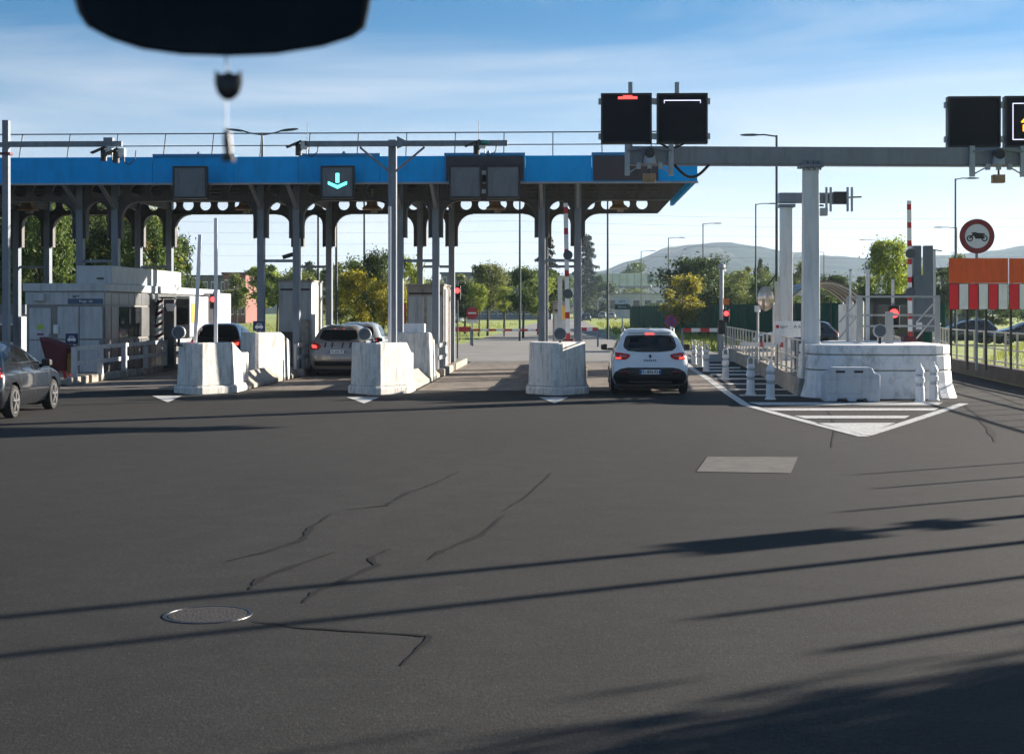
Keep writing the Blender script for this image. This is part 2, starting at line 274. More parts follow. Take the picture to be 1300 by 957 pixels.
# hills
rid = [(-2600,338),(-1500,334),(-600,342),(0,346),(300,350),(560,349),(640,346),(700,348),(760,343),(800,331),(850,318),(890,313),(925,311),(960,316),(1000,322),(1050,323),(1100,327),(1150,325),(1200,320),(1250,313),(1300,307),(1500,300),(2200,310),(3600,330)]
def rh(px):
    for (a, ya), (b, yb) in zip(rid, rid[1:]):
        if a <= px <= b: t = (px-a)/(b-a); t = t*t*(3-2*t); return ya*(1-t)+yb*t
    return 340
from mathutils import noise as NZ
def hill(name, D0, D1, base, kx, mat, off, lift):
    vs = []; pxs = [-2500+i*9 for i in range(670)]; ds = [D0+(D1-D0)*j/26 for j in range(27)]
    for px in pxs:
        yr = rh(px)+off; hz = (HOR-yr)/F*D1*kx
        for D in ds:
            t = (D-D0)/(D1*.9-D0); t = min(1, max(0, t)); s = t*t*(3-2*t); x, y = W(px, D)
            nz = NZ.fractal(Vector((x*.0022, y*.0022, off)), 1.0, 2.0, 5)*.16+NZ.noise(Vector((x*.03, y*.03, 3)))*.035*lift
            vs.append((x, y, base+max(0, hz*s*(1+nz*min(1, s*1.4)))+(0 if D < D1*.97 else -20)))
    n = len(ds); m = MB(); m.v = vs; m.f = [(i*n+j, (i+1)*n+j, (i+1)*n+j+1, i*n+j+1) for i in range(len(pxs)-1) for j in range(n-1)]
    return struct(m.build(name, mat, smooth=True, recalc=False))
def hillmat(name):
    m = bpy.data.materials.new(name); m.use_nodes = True; t = m.node_tree; n = t.nodes; l = t.links; b = n['Principled BSDF']; b.inputs['Roughness'].default_value = 1; b.inputs['Specular IOR Level'].default_value = 0
    co = n.new('ShaderNodeTexCoord'); v = n.new('ShaderNodeTexVoronoi'); v.inputs['Scale'].default_value = .006; l.new(co.outputs['Object'], v.inputs[0])
    r = n.new('ShaderNodeValToRGB'); e = r.color_ramp.elements; e[0].position = 0; e[0].color = (.02,.035,.018,1); e[1].position = 1; e[1].color = (.22,.19,.10,1)
    for p, c in ((.45,(.02,.04,.018,1)),(.62,(.06,.085,.03,1)),(.8,(.025,.045,.02,1))): q = e.new(p); q.color = c
    sp = n.new('ShaderNodeSeparateColor'); l.new(v.outputs['Color'], sp.inputs[0]); l.new(sp.outputs[0], r.inputs[0])
    no = n.new('ShaderNodeTexNoise'); no.inputs['Scale'].default_value = .03; no.inputs['Detail'].default_value = 8; l.new(co.outputs['Object'], no.inputs[0])
    mr = n.new('ShaderNodeMapRange'); mr.inputs[1].default_value = .4; mr.inputs[2].default_value = .6; mr.inputs[3].default_value = .35; mr.inputs[4].default_value = 1.3; l.new(no.outputs[0], mr.inputs[0])
    vm = n.new('ShaderNodeVectorMath'); vm.operation = 'SCALE'; l.new(r.outputs[0], vm.inputs[0]); l.new(mr.outputs[0], vm.inputs['Scale']); l.new(vm.outputs[0], b.inputs['Base Color'])
    return m
hm = hillmat('hill_fields')
hill('hill', 1300, 2600, -2, .88, hm, 0, 1)
hill('hill', 700, 1500, -2, .42, hm, 4, 2)

# ================================================================== TOLL CANOPY
VN, VF, VFA = 46.5, 52.85, 44.6            # near frame, far frame, fascia
ISL = [-19.2, -14.8, -9.08, -4.72, -.30]     # island centres (lane offset)
ZB, ZT, ZS = 5.88, 6.66, 5.49               # fascia bottom/top, arch soffit
UL, UR = -30.0, 3.80
can = thing('toll_canopy', 'long blue-edged steel canopy on paired columns spanning the toll lanes', 'canopy', (-9, 48, 0))
# fascia in panels, with raised trim boxes behind the signs
cuts = [UL,-26,-22,-18.2]+[W(p, 44.75)[0] for p in (190,295,378,482,564,667,751,852)]+[UR]
cuts.sort()
for a, b in zip(cuts, cuts[1:]):
    MB().b2((a+.004, VFA, ZB), (b-.004, VFA+.12, ZT)).build('fascia_panel', bluep, can, bevel=.008)
MB().b2((UL, VFA-.03, ZB-.05), (UR+.02, VFA+.14, ZB)).build('fascia_drip_edge', pm('drip_edge', (.25,.30,.34), .5, .3), can)
for a, b in ((190,295),(378,482),(564,667),(751,852)):
    u0, u1 = W(a, 44.7)[0], W(b, 44.7)[0]
    MB().b2((u0, VFA-.05, ZT), (u1, VFA+.5, ZT+.085)).build('raised_trim', bluetop, can, bevel=.006)
    mm = MB(); mm.lathe([(.06,0),(.05,.05),(.02,.09)], ((u0+u1)/2+.1, VFA+.2, ZT+.085), 8); mm.build('roof_vent', galv, can)
for a, b in ((566,665),(753,835)):
    u0, u1 = W(a, 44.6)[0], W(b, 44.6)[0]
    MB().b2((u0, VFA-.06, ZB+.03), (u1, VFA-.004, ZT-.02)).build('sign_back_plate', purple, can, bevel=.005)
MB().b2((UR-.12, VFA+.12, ZB), (UR, 55.0, ZT)).build('side_fascia', bluep, can)
MB().b2((UL, 54.9, 6.1), (UR-.12, 55.0, ZT)).build('rear_fascia', bluep, can)
MB().b2((UL, VFA+.13, 6.12), (UR-.13, 54.88, 6.3)).build('roof_deck', brown, can)
mm = MB()
for v in (45.6, 48.2, 49.7, 51.3, 54.0): mm.b2((UL, v-.05, 5.98), (UR-.2, v+.05, 6.12))
mm.build('purlins', brown, can)
CW = .21
cols = []
for c in ISL: cols += [c-.56, c+.56]
def frame(v, tail):
    # the beam with round holes
    b = MB(); x = UL; step = .62
    while x < tail-.62:
        b.holed(x, x+step, ZS, 6.06, 5.80, .20, v-.05, v+.05, 14); x += step
    b.prism([(x, ZS), (x+.28, ZS), (UR-.14, 6.06), (x, 6.06)], 'y', v-.05, v+.05)
    b.b2((UL, v-.13, 6.06), (UR-.14, v+.13, 6.10)); b.b2((UL, v-.14, ZS-.03), (x+.25, v+.14, ZS))
    b.build('holed_beam', brown, can)
frame(VN, 3.35); frame(VF, 3.2)
for v in (VN, VF):
    for i, cu in enumerate(cols):
        o = MB(); o.b2((cu-CW/2, v-.15, 0), (cu+CW/2, v+.15, 6.06)); k = o.build('column', steel, can, bevel=.012)
        if v == VN: MB().bar((cu, v-.12, 5.25), (cu, VFA+.16, 5.93), .09, .12).build('cantilever_rib', galv, k)
        for sgn in (-1, 1):                       # curved haunch with its flange
            x0 = cu+sgn*CW/2; pair = (i%2 == 0 and sgn > 0) or (i%2 == 1 and sgn < 0); r = .36 if pair else .52
            a = [(x0+sgn*(.10+r)-sgn*r*math.cos(t), ZS-.03-r+r*math.sin(t)) for t in [R(j*90/8) for j in range(9)]]
            hn = MB(); hn.prism([(x0, ZS-.03), (x0, 4.31), (x0+sgn*.10, 4.31)]+a, 'y', v-.05, v+.05); pts = [(x0+sgn*.10, 4.31)]+a
            for p, q in zip(pts, pts[1:]): hn.add([(p[0]-sgn*.01, v-.13, p[1]), (q[0]-sgn*.01, v-.13, q[1]), (q[0]-sgn*.01, v+.13, q[1]), (p[0]-sgn*.01, v+.13, p[1]), (p[0]+sgn*.02, v-.13, p[1]-.015), (q[0]+sgn*.02, v-.13, q[1]-.015), (q[0]+sgn*.02, v+.13, q[1]-.015), (p[0]+sgn*.02, v+.13, p[1]-.015)], [(0,1,2,3),(7,6,5,4),(0,4,5,1),(2,6,7,3),(1,5,6,2),(3,7,4,0)])
            hn.build('curved_haunch', brown, k)
    for c in ISL: MB().b2((c-.56+CW/2, v-.04, 3.55), (c+.56-CW/2, v+.04, 3.64)).build('tie_bar', steel, can)
for cu in cols: MB().b2((cu-.06, VN+.15, 5.62), (cu+.06, VF-.15, 5.86)).build('long_beam', brown, can)
# roof railing, leaning back
u = UL; rp0, rp1 = [], []
while u < 3.5:
    MB().bar((u, VFA+.3, ZT-.02), (u, VFA+.62, 7.44), .03, .03).build('railing_post', pm('thin_rail', (.14,.16,.18), .5, .4), can); u += 1.475
MB().bar((UL, VFA+.62, 7.43), (3.6, VFA+.62, 7.43), .035, .035).build('railing_bar', MC['thin_rail'], can)
MB().bar((UL, VFA+.46, 7.04), (3.6, VFA+.46, 7.04), .03, .03).build('railing_bar', MC['thin_rail'], can)
# lamps hung under the roof
lampm = pm('rusty_lamp', (.30,.19,.10), .7, var=.3, scale=6)
for px in (30, 310, 473, 630, 785):
    u0 = W(px, 49.3)[0]; m = MB(); m.loft([[(u0+sx*a, 49+sy*b, z) for sx, sy in ((-1,-1),(1,-1),(1,1),(-1,1))] for a, b, z in ((.13,.12,5.72),(.17,.16,5.5),(.3,.26,5.4),(.3,.26,5.36))]); m.b2((u0-.02,48.98,5.72),(u0+.02,49.02,6.12)); o = m.build('ceiling_lamp', lampm, can); MB().b2((u0-.04,48.9,5.26),(u0+.16,49.1,5.36)).build('ballast_box', concg, o)
# ---- lane signs on the canopy
def lane_sign(x0, x1, y0, y1, D, face, label, group=None, frame_w=.06, depth=.18, name='lane_signal'):
    a = P(x0, y1, D); b = P(x1, y0, D); cx, cy = (a[0]+b[0])/2, (a[1]+b[1])/2; wd = (x1-x0)/F*D; hz0, hz1 = a[2], b[2]
    t = thing(name, label, 'signal', (cx, cy, hz0), group)
    MB().b2((cx-wd/2, cy, hz0), (cx+wd/2, cy+depth, hz1)).build('housing', black, t, bevel=.008)
    fr = MB()
    for lo, hi in (((cx-wd/2, hz0), (cx-wd/2+frame_w, hz1)), ((cx+wd/2-frame_w, hz0), (cx+wd/2, hz1)), ((cx-wd/2+frame_w, hz0), (cx+wd/2-frame_w, hz0+frame_w)), ((cx-wd/2+frame_w, hz1-frame_w), (cx+wd/2-frame_w, hz1))): fr.b2((lo[0], cy-.03, lo[1]), (hi[0], cy-.002, hi[1]))
    fr.build('rim', black, t, bevel=.004)
    MB().b2((cx-wd/2+frame_w, cy-.012, hz0+frame_w), (cx+wd/2-frame_w, cy-.003, hz1-frame_w)).build('face', face, t)
    return t, cx, cy, (hz0+hz1)/2, wd
DS = 44.35
s1 = lane_sign(219,263,211,252.5,DS,panel,'square grey unlit lane signal on the blue fascia above the long glazed booth')
s2, cx, cy, cz, wd = lane_sign(407,450,210.5,252,DS,panel,'square lane signal showing a lit cyan down arrow')
m = MB(); m.b2((cx-.05, cy-.02, cz-.02), (cx+.05, cy-.013, cz+.26))
for sg in (-1, 1): m.prism([(cx, cz-.20), (cx+sg*.28, cz-.07), (cx+sg*.28, cz+.02), (cx, cz-.10)], 'y', cy-.02, cy-.013)
m.build('arrow_led', cyanlamp, s2)
for q, x in ((lane_sign(570,611.5,210,252,44.3,panel,'grey unlit lane signal on dark plate, beside its twin over the sunlit lane','twin grey signals on the dark plate'), 0), (lane_sign(617,660.5,210,252,44.3,panel,'grey unlit lane signal on dark plate, beside its twin over the sunlit lane','twin grey signals on the dark plate'), 1)):
    t = q[0]
    for dz in (-.28, .28): MB().b2((q[1]-(q[4]/2 if x else -q[4]/2)-.06, q[2]+.02, q[3]+dz-.06), (q[1]-(q[4]/2 if x else -q[4]/2)+.06, q[2]+.1, q[3]+dz+.06)).build('bracket', galv, t)

u0 = ISL[2]+.36; cc = MB(); cc.bar((u0-.22, VN-.12, 3.70), (u0+.08, VN-.02, 3.80), .16, .13); tag(cc.build('lane_camera', black, bevel=.02), 'small dark camera tilted on the tie bar of the silver boom columns', 'camera')
# ================================================================== TOLL ISLANDS
def ulist(w0, front, back, r=None, n=12):
    # plan outline of a prow: blunt tip, two splayed facets, straight sides; (x, y) with y growing away
    d = .95 if back-front > 1.2 else .6
    pts = [(-w0, front+d), (-w0*.93, front+d*.82), (-w0*.2, front+.06), (-w0*.06, front), (w0*.06, front), (w0*.2, front+.06), (w0*.93, front+d*.82), (w0, front+d)]
    return pts+[(w0, back), (-w0, back)]
def nose(t, c, front, back, w0, ztop, mat, name='nose', flange=.06, slope=True, base=.2):
    b = t
    m = MB(); pl = ulist(w0+flange, front-flange, back+.1, w0*1.15)
    m.loft([[(c+x, y, z) for x, y in pl] for z in (0, base*.75)]+[[(c+x*(w0+flange*.5)/(w0+flange), y+.02, base) for x, y in pl]]); m.build('plinth', mat, b, bevel=.015)
    rings = []
    for z, k in ((base+.004, 1.0), (ztop*.55, .975), (ztop-.03, .955), (ztop, .93)):
        pl = ulist(w0*k, front+(1-k)*.9, back, w0*1.15)
        rings.append([(c+x, y, (z if z < ztop*.7 else z-max(0, (y-(back-.9))/.9)*.28*(1 if slope else 0))) for x, y in pl])
    return MB().loft(rings).build(name, mat, b, bevel=.02)
def beacon(px, py, D, label, lit=None):
    x, y, z = P(px, py, D); t = thing('round_beacon', label, 'beacon', (x, y, z-.32))
    m = MB(); n = 24; pr = [(.165,-.03),(.165,.05),(.135,.06),(.135,-.03)]
    m.loft([[(x+r*math.cos(2*math.pi*i/n), y-q, z+r*math.sin(2*math.pi*i/n)) for i in range(n)] for r, q in ((.12,-.1),(.165,-.06),(.165,.05),(.14,.055),(.14,.03))], cap=False).build('ring', galv, t, smooth='auto')
    m = MB(); m.cyl((x, y+.1, z), (x, y-.032, z), .139, n=24); m.build('face', pm('beacon_face', (.055,.075,.10), .3, var=.2), t)
    m = MB(); m.b2((x-.03, y-.02, z-.32), (x+.03, y+.04, z-.15)); m.b2((x-.1, y-.06, z-.34), (x+.1, y+.08, z-.31)); m.build('foot', black, t); return t
def jersey(t, u, v0, v1, side, mat, n):
    L_ = (v1-v0)/n
    pr = [(0,0),(.42,0),(.42,.10),(.34,.17),(.17,.34),(.12,.42),(.0,.42)]
    for k in range(n):
        m = MB(); m.prism([(u+side*(a-.42), z) for a, z in pr], 'y', v0+k*L_+.015, v0+(k+1)*L_-.015); m.build('kerb_block', mat, t, bevel=.015)
DN = 36.1
words = {2: 'the dark hatchback lane', 3: 'the red and white boom'}
isl = {}
for i, c in enumerate(ISL):
    lab = ['low concrete toll island beyond the long booth', 'long toll island carrying the glazed booth', 'white concrete toll island with two raised silver booms', 'white concrete toll island carrying the tee-shaped camera pole', 'white concrete toll island with raised red and white boom'][i]
    t = thing('toll_island', lab, 'toll island', (c, 40, 0), 'toll islands between the lanes'); isl[i] = t
    hw = .74
    if i == 1:
        MB().b2((c-1.7, 40.6, 0), (c+1.05, 60, .16)).build('slab', concg, t, bevel=.02)
        for k in range(11): MB().b2((c+1.055, 40.3+k*.86, 0), (c+1.25, 40.3+k*.86+(.6 if k%3 else .78), .22)).build('kerb_stone', concg, t, bevel=.03)
        continue
    MB().b2((c-hw+.1, 38.1, 0), (c+hw-.1, 57, .2)).build('slab', concg, t, bevel=.02)
    if i > 1:
        nose(t, c, DN, 38.1, .72, 1.26, conc, slope=i != 4)
        MB().b2((c-.3, 38.1, .2), (c+.62, 39.2, .95 if i != 4 else 1.0)).build('rear_step', conc, t, bevel=.03)
        nose(t, c+.12, 42.2, 44.6, .62, 1.42, conc, 'column_guard', flange=.0, base=.0001) if i < 4 else MB().b2((c+.1, 39.5, .2), (c+.62, 41.5, .62)).build('column_guard', conc, t, bevel=.03)
        for sd_ in (-1, 1): jersey(t, c+sd_*hw, 38.3, 45.9, sd_, concg, 4)
        for k in range(9):
            for sd_ in (-1, 1): MB().b2((c+sd_*hw-.1, 46.1+k*1.2, 0), (c+sd_*hw+.1, 47.2+k*1.2, .24)).build('kerb_stone', concg, t, bevel=.03)
beacon(227, 422, 37.0, 'round beacon on the concrete nose beside the two silver booms')
beacon(463, 424.5, 37.0, 'round beacon on the concrete nose below the tee-shaped pole')
beacon(711, 424, 37.0, 'round beacon on the stained concrete nose by the striped boom')
# guard rails on the islands
def guard(label, pts, zs, hgt, mat, name='guard_rail', post=1.5, w_=.06):
    t = thing(name, label, 'guard rail', (pts[0][0], pts[0][1], 0))
    for a, b in zip(pts, pts[1:]):
        L_ = (Vector(b)-Vector(a)).length; n = max(1, round(L_/post))
        for i in range(n+(b == pts[-1])):
            q = Vector(a).lerp(Vector(b), i/n); MB().b2((q.x-w_/2-.01, q.y-w_/2, zs), (q.x+w_/2+.01, q.y+w_/2, hgt+.02)).build('post', mat, t)
        for h in (hgt-.02, zs+(hgt-zs)*.48): MB().bar((a[0]+.07, a[1], h), (b[0]+.07, b[1], h), .04, .12).build('rail', mat, t)
    return t
guard('pale two-rail guard rail with a stout end post beside the long booth', [(-13.62,40.7),(-13.58,49.8)], .2, 1.02, wood, post=2.2, w_=.12)
guard('short two-rail guard rail behind the chevron post near the booth windows', [(-13.55,50.6),(-13.55,57)], .2, 1.02, wood, post=1.6, w_=.1)
guard('short two-rail guard rail in front of the grey square kiosk', [(-8.4,45.6),(-8.4,48.3)], .24, 1.0, wood, post=1.3)
guard('short two-rail guard rail beside the beige kiosk columns', [(-4.05,45.6),(-4.05,48.4)], .24, 1.0, wood, post=1.3)
# ------------------------------------------------------------------ long glazed booth
bu, bv0 = -13.95, 44.4; bl = -16.35
bo = thing('toll_booth', 'long pale panelled toll booth with glazed side and rooftop box', 'booth', (-15, 50, 0))
MB().b2((bl+.03, bv0+.03, .16), (bu-.03, 58.9, 2.62)).build('wall', boothf, bo)
MB().b2((bl-.06, bv0-.07, 2.62), (bu+.07, 59, 2.86)).build('roof', boothp, bo, bevel=.02)
MB().b2((bl+1.25, 45.3, 2.862), (bu-.05, 53.5, 3.42)).build('rooftop_box', boothp, bo, bevel=.02)
MB().b2((bl+1.9, 45.24, 3.0), (bl+2.1, 45.3, 3.05)).build('box_vent', black, bo)
MB().b2((bl, bv0, 2.22), (bu, bv0+.03, 2.6)).build('band_panel', boothp, bo)
fw = [bl+.02, bl+.85, bl+1.02, bl+1.72, bu-.04]
dpan = MB().b2((bl+.12, bv0, .2), (bl+.78, bv0+.028, 2.12)).build('door', boothp, bo, bevel=.006)
MB().b2((bl+.10, bv0-.012, 1.14), (bl+.80, bv0+.0, 1.18)).build('door_rail', boothf, dpan); MB().b2((bl+.72, bv0-.05, 1.2), (bl+.75, bv0-.004, 1.36)).build('handle', galv, dpan)
MB().lathe([(.001,0)], (0,0,0), 4) if False else None
MB().cyl((bl+.46, bv0-.008, 1.55), (bl+.46, bv0-.002, 1.55), .09, n=16).build('sticker', pm('lime_sticker', (.35,.5,.05), .6), dpan)
MB().b2((bl+.36, bv0-.006, 1.3), (bl+.56, bv0-.002, 1.36)).build('sticker', pm('purple_sticker', (.16,.04,.16), .6), dpan)
for a, b in ((bl+.98, bl+1.62), (bl+1.66, bu-.06)):
    MB().b2((a, bv0, 1.2), (b, bv0+.028, 2.16)).build('front_panel', boothp, bo, bevel=.006); MB().b2((a, bv0, .2), (b-.1, bv0+.026, 1.15)).build('front_panel', boothp, bo, bevel=.006)
MB().b2((bl+.88, bv0-.08, 1.35), (bl+1.02, bv0-.01, 1.62)).build('intercom', whitepl, bo, bevel=.01)
MB().b2((bl+.3, bv0-.2, 2.32), (bl+.62, bv0-.01, 2.55)).build('lamp_housing', boothp, bo, bevel=.02)
MB().b2((bl+1.3, bv0-.012, 2.24), (bu-.03, bv0-.002, 2.4)).build('blue_name_strip', pm('slate_blue', (.045,.09,.15), .5), bo)
text('aprr', .13, pm('ink', (.04,.05,.07), .6), bo, (bl+1.55+15, bv0-.004-50, 2.48), bold=.002)
text('Peage  A6', .1, whitep, bo, (bu-.55+15, bv0-.016-50, 2.32))
# glazed side
v = bv0+.1; k = 0; rr = random.Random(4)
while v < 58.6:
    wv = (.62, .8, 1.0)[k%3]; g = k in (2, 3, 4, 8, 9, 12)
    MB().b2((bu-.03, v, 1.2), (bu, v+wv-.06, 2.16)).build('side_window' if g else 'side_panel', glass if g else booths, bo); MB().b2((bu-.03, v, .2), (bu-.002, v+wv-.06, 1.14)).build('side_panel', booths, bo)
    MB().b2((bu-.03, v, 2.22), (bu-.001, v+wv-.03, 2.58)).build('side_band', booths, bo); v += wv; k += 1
MB().b2((bu, 52.6, 1.1), (bu+.5, 55.3, 2.55)).build('pay_bay', boothp, bo, bevel=.02)
MB().b2((bu+.02, 52.56, 1.55), (bu+.46, 52.6, 2.45)).build('pay_bay_glass', glass, bo)
MB().b2((bu+.505, 52.8, 1.6), (bu+.52, 53.2, 2.3)).build('yellow_notice', yellow, bo)
MB().b2((bu+.02, 56.4, .2), (bu+.55, 58.8, 2.7)).build('end_cabinet', whitepl, bo, bevel=.02)
# blue car sign in front of the booth
def carsign(label, px, py, D, sz, pole):
    x, y, z = P(px, py, D); t = thing('car_lane_sign', label, 'sign', (x, y, z-pole))
    MB().b2((x-sz*.55, y, z-sz*.45), (x+sz*.55, y+.02, z+sz*.45)).build('plate', navy, t, bevel=.005)
    q = sz*.36; m = MB(); m.prism([(x-q,z-q*.5),(x-q,z+.0),(x-q*.72,z+q*.15),(x-q*.5,z+q*.62),(x+q*.5,z+q*.62),(x+q*.72,z+q*.15),(x+q,z),(x+q,z-q*.5),(x+q*.7,z-q*.5),(x+q*.7,z-q*.7),(x+q*.45,z-q*.7),(x+q*.45,z-q*.5),(x-q*.45,z-q*.5),(x-q*.45,z-q*.7),(x-q*.7,z-q*.7),(x-q*.7,z-q*.5)], 'y', y-.008, y-.002); m.build('car_pictogram', whitep, t)
    m = MB(); m.prism([(x-q*.55,z+q*.14),(x-q*.38,z+q*.48),(x+q*.38,z+q*.48),(x+q*.55,z+q*.14)], 'y', y-.011, y-.009); m.build('windscreen_mark', navy, t)
    MB().b2((x-.03, y+.02, z-pole), (x+.03, y+.06, z)).build('pole', steel, t)
carsign('navy plate with white car front, on a short pole before the panelled booth', 91, 430, 42.6, .33, 1.0)
carsign('navy plate with white car front on top of the concrete column guard', 329, 414, 43.0, .32, .3)
# litter funnel
x, y = G(58, 488)
t = thing('litter_funnel', 'dark red tilted litter funnel on splayed feet behind the rail end', 'litter bin', (-14.35, 41.3, 0))
def sq(cx, cy, cz, a, b, tl): return [(cx+sx*a, cy+sy*b, cz+sx*tl) for sx, sy in ((-1,-1),(1,-1),(1,1),(-1,1))]
MB().loft([sq(-14.2,41.3,.35,.18,.2,0), sq(-14.28,41.3,.75,.28,.3,.03), sq(-14.3,41.3,1.18,.42,.34,-.14)]).build('hood', redd, t, smooth='auto', bevel=.05)
MB().b2((-14.0,41.2,.30),(-13.82,41.5,.85)).build('ochre_box', pm('ochre', (.28,.16,.03), .7), t, bevel=.02)
for dx, dy in ((-.2,-.2),(.2,-.25),(.2,.2),(-.2,.2)): MB().bar((-14.2+dx*.6, 41.3+dy*.6, .4), (-14.2+dx*1.2, 41.3+dy*1.2, .16), .08, .06).build('foot', red, t)
# chevron post
t = thing('hazard_post', 'dark steel post with leaning red and white striped board and small lamp', 'hazard marker', (-13.52, 50.2, 0))
MB().b2((-13.68, 50.0, .1), (-13.33, 50.3, 2.42)).build('post_box', pm('dark_box', (.075,.075,.08), .5, .2, var=.15), t, bevel=.015)
st = MB(); st.add([(-13.78,49.98,.75),(-13.70,49.98,.75),(-13.70,49.98,2.4),(-13.78,49.98,2.4),(-14.15,50.1,.75),(-14.15,50.1,.75),(-13.78,50.03,2.4),(-13.78,50.03,2.4)], [(0,1,2,3),(4,7,3,0),(1,5,6,2)])
MB().bar((-14.12, 50.0, .6), (-13.86, 50.0, 2.4), .07, .07).build('leaning_strut', black, t)
for k in range(8):
    z = .85+k*.19; MB().prism([(-13.90+.02*k*.3-.13+.0,z),(-13.70,z+.17),(-13.70,z+.28),(-13.90-.13+.02*k*.3,z+.11)], 'y', 49.985, 49.995).build('red_stripe' if k%2 else 'white_stripe', redd if k%2 else whitep, t)
MB().loft([[(-13.42+sx*a, 49.85+sy*a, z) for sx, sy in ((-1,-1),(1,-1),(1,1),(-1,1))] for a, z in ((.08,2.02),(.13,2.22),(.10,2.28))]).build('lamp', whitepl, t)
MB().b2((-13.75, 49.7, 2.44), (-13.3, 50.32, 2.5)).build('top_hood', black, t)
# ------------------------------------------------------------------ small kiosks on the islands
def kiosk(name, label, u0, u1, v0, v1, z1, extra):
    t = thing(name, label, 'kiosk', ((u0+u1)/2, (v0+v1)/2, .2)); MB().b2((u0, v0, .2), (u1, v1, z1)).build('cabinet', boothp if extra != 'b' else concg, t, bevel=.02)
    MB().b2((u0-.03, v0-.03, z1), (u1+.03, v1+.03, z1+.06)).build('roof_cap', concg, t, bevel=.01)
    for a in (.0, .5): MB().b2((u0+(u1-u0)*a+.05, v0-.014, .3), (u0+(u1-u0)*(a+.5)-.05, v0-.002, z1-.35)).build('front_panel', boothp, t, bevel=.004)
    MB().b2((u0+.06, v0-.02, z1-.28), (u1-.06, v0-.003, z1-.22)).build('louvre', black, t)
    return t
k1 = kiosk('pay_kiosk', 'grey square kiosk with orange strip on its sunlit side', -9.5, -8.42, 48.6, 50.9, 2.98, 'a')
MB().b2((-8.418, 50.0, 1.4), (-8.40, 50.3, 2.5)).build('orange_strip', yellow, k1); MB().b2((-9.45, 48.3, .22), (-8.9, 48.58, 1.35)).build('card_reader', black, k1, bevel=.02); MB().b2((-8.8, 48.2, .22), (-8.45, 48.58, 1.75)).build('ticket_column', concg, k1, bevel=.02)
k2 = kiosk('pay_kiosk', 'beige narrow kiosk with open doors between the camera pole and sunlit lane', -5.3, -4.1, 48.7, 51.3, 2.85, 'b')
for vv in (48.9, 49.7, 50.5): MB().b2((-4.09, vv, .25), (-4.04, vv+.5, 2.75)).build('side_door', whitepl if vv != 49.7 else concg, k2, bevel=.006)
MB().b2((-5.4, 48.6, 1.5), (-5.33, 48.68, 2.3)).build('reflector_strip', red, k2)
x0 = W(526, 44)[0]; t = tag(MB().b2((x0-.32, 43.9, 1.20), (x0+.3, 44.5, 1.66)).build('ticket_machine', whitepl, bevel=.03), 'small white ticket machine on top of the concrete column guard', 'machine')
k3 = kiosk('pay_kiosk', 'slim kiosk with yellow panel behind the red and white boom', -.55, -.05, 49, 50.4, 2.3, 'b'); MB().b2((-.25, 48.96, 1.75), (.0, 48.985, 2.2)).build('yellow_panel', yellow, k3)
tag(MB().b2((W(711,49)[0]-.07, 48.4, .2), (W(711,49)[0]+.07, 48.55, 3.15)).build('striped_post', whitepl), 'slim white post between the columns of the striped boom island', 'post')
# ------------------------------------------------------------------ raised booms
def boom(label, px, D, y0, y1, w_, mat, striped=0, lean=0, group=None, name='raised_boom', u_=None, discs=()):
    x, y, z0 = P(px, y1, D); z1 = ZA(y0, D); t = thing(name, label, 'boom', (x, y, z0), group)
    top = x+lean; fr = [0, 1]
    if striped:
        fr = [0]
        while fr[-1] < 1: fr.append(min(1, fr[-1]+(.62 if len(fr)%2 else 1.38)/striped))
    for k, (a, b) in enumerate(zip(fr, fr[1:])):
        p0 = Vector((x, y, z0)).lerp(Vector((top, y, z1)), a); p1 = Vector((x, y, z0)).lerp(Vector((top, y, z1)), b)
        MB().bar(p0, p1, w_, w_*.7).build('arm' if not striped else ('red_band' if k%2 == 0 else 'white_band'), mat if not striped else (red if k%2 == 0 else whitep), t)
    MB().b2((x-.16, y-.05, z0-.3), (x+.16, y+.35, z0+.02)).build('pivot_cover', redd if striped else steel, t, bevel=.03)
    for py in discs:
        q = P(px, py, D); m = MB(); m.cyl((q[0], y-.05, q[2]), (q[0], y-.01, q[2]), .125, n=18); m.build('disc_lamp', pm('disc_grey', (.06,.07,.085), .4), t)
    return t
silver = pm('silver_tube', (.55,.55,.58), .35, .6, var=.06)
boom('slanting raised silver boom on the nose beside its upright twin', 247.5, 38.0, 298, 440, .085, silver, lean=.13)
boom('upright raised silver boom behind its slanting twin', 274, 38.6, 277, 449, .085, silver)
boom('raised silver boom close to the tee-shaped camera pole', 494.6, 38.2, 262, 436, .07, silver)
boom('raised red and white striped boom with two disc lamps between the columns', 721, 38.8, 258, 431, .115, None, striped=13, lean=-.06, discs=(324, 373))
for px, y0 in ((246, 437), (277, 440)):
    x, y, _ = P(px, 450, 38.6); m = MB(); m.prism([(x-.26,.95),(x+.26,.95),(x+.26,1.05),(x+.2,1.16),(x,1.2),(x-.2,1.16),(x-.26,1.05)] if px < 260 else [(x+.0,.3),(x+.36,.3),(x+.36,1.12),(x+.28,1.16),(x+.0,1.16)], 'y', y-.1, y+.25); tag(m.build('boom_motor', steel, bevel=.03), 'low grey boom motor housing behind the nose top' if px < 260 else 'tall grey boom motor housing at the upright silver boom foot', 'boom motor')
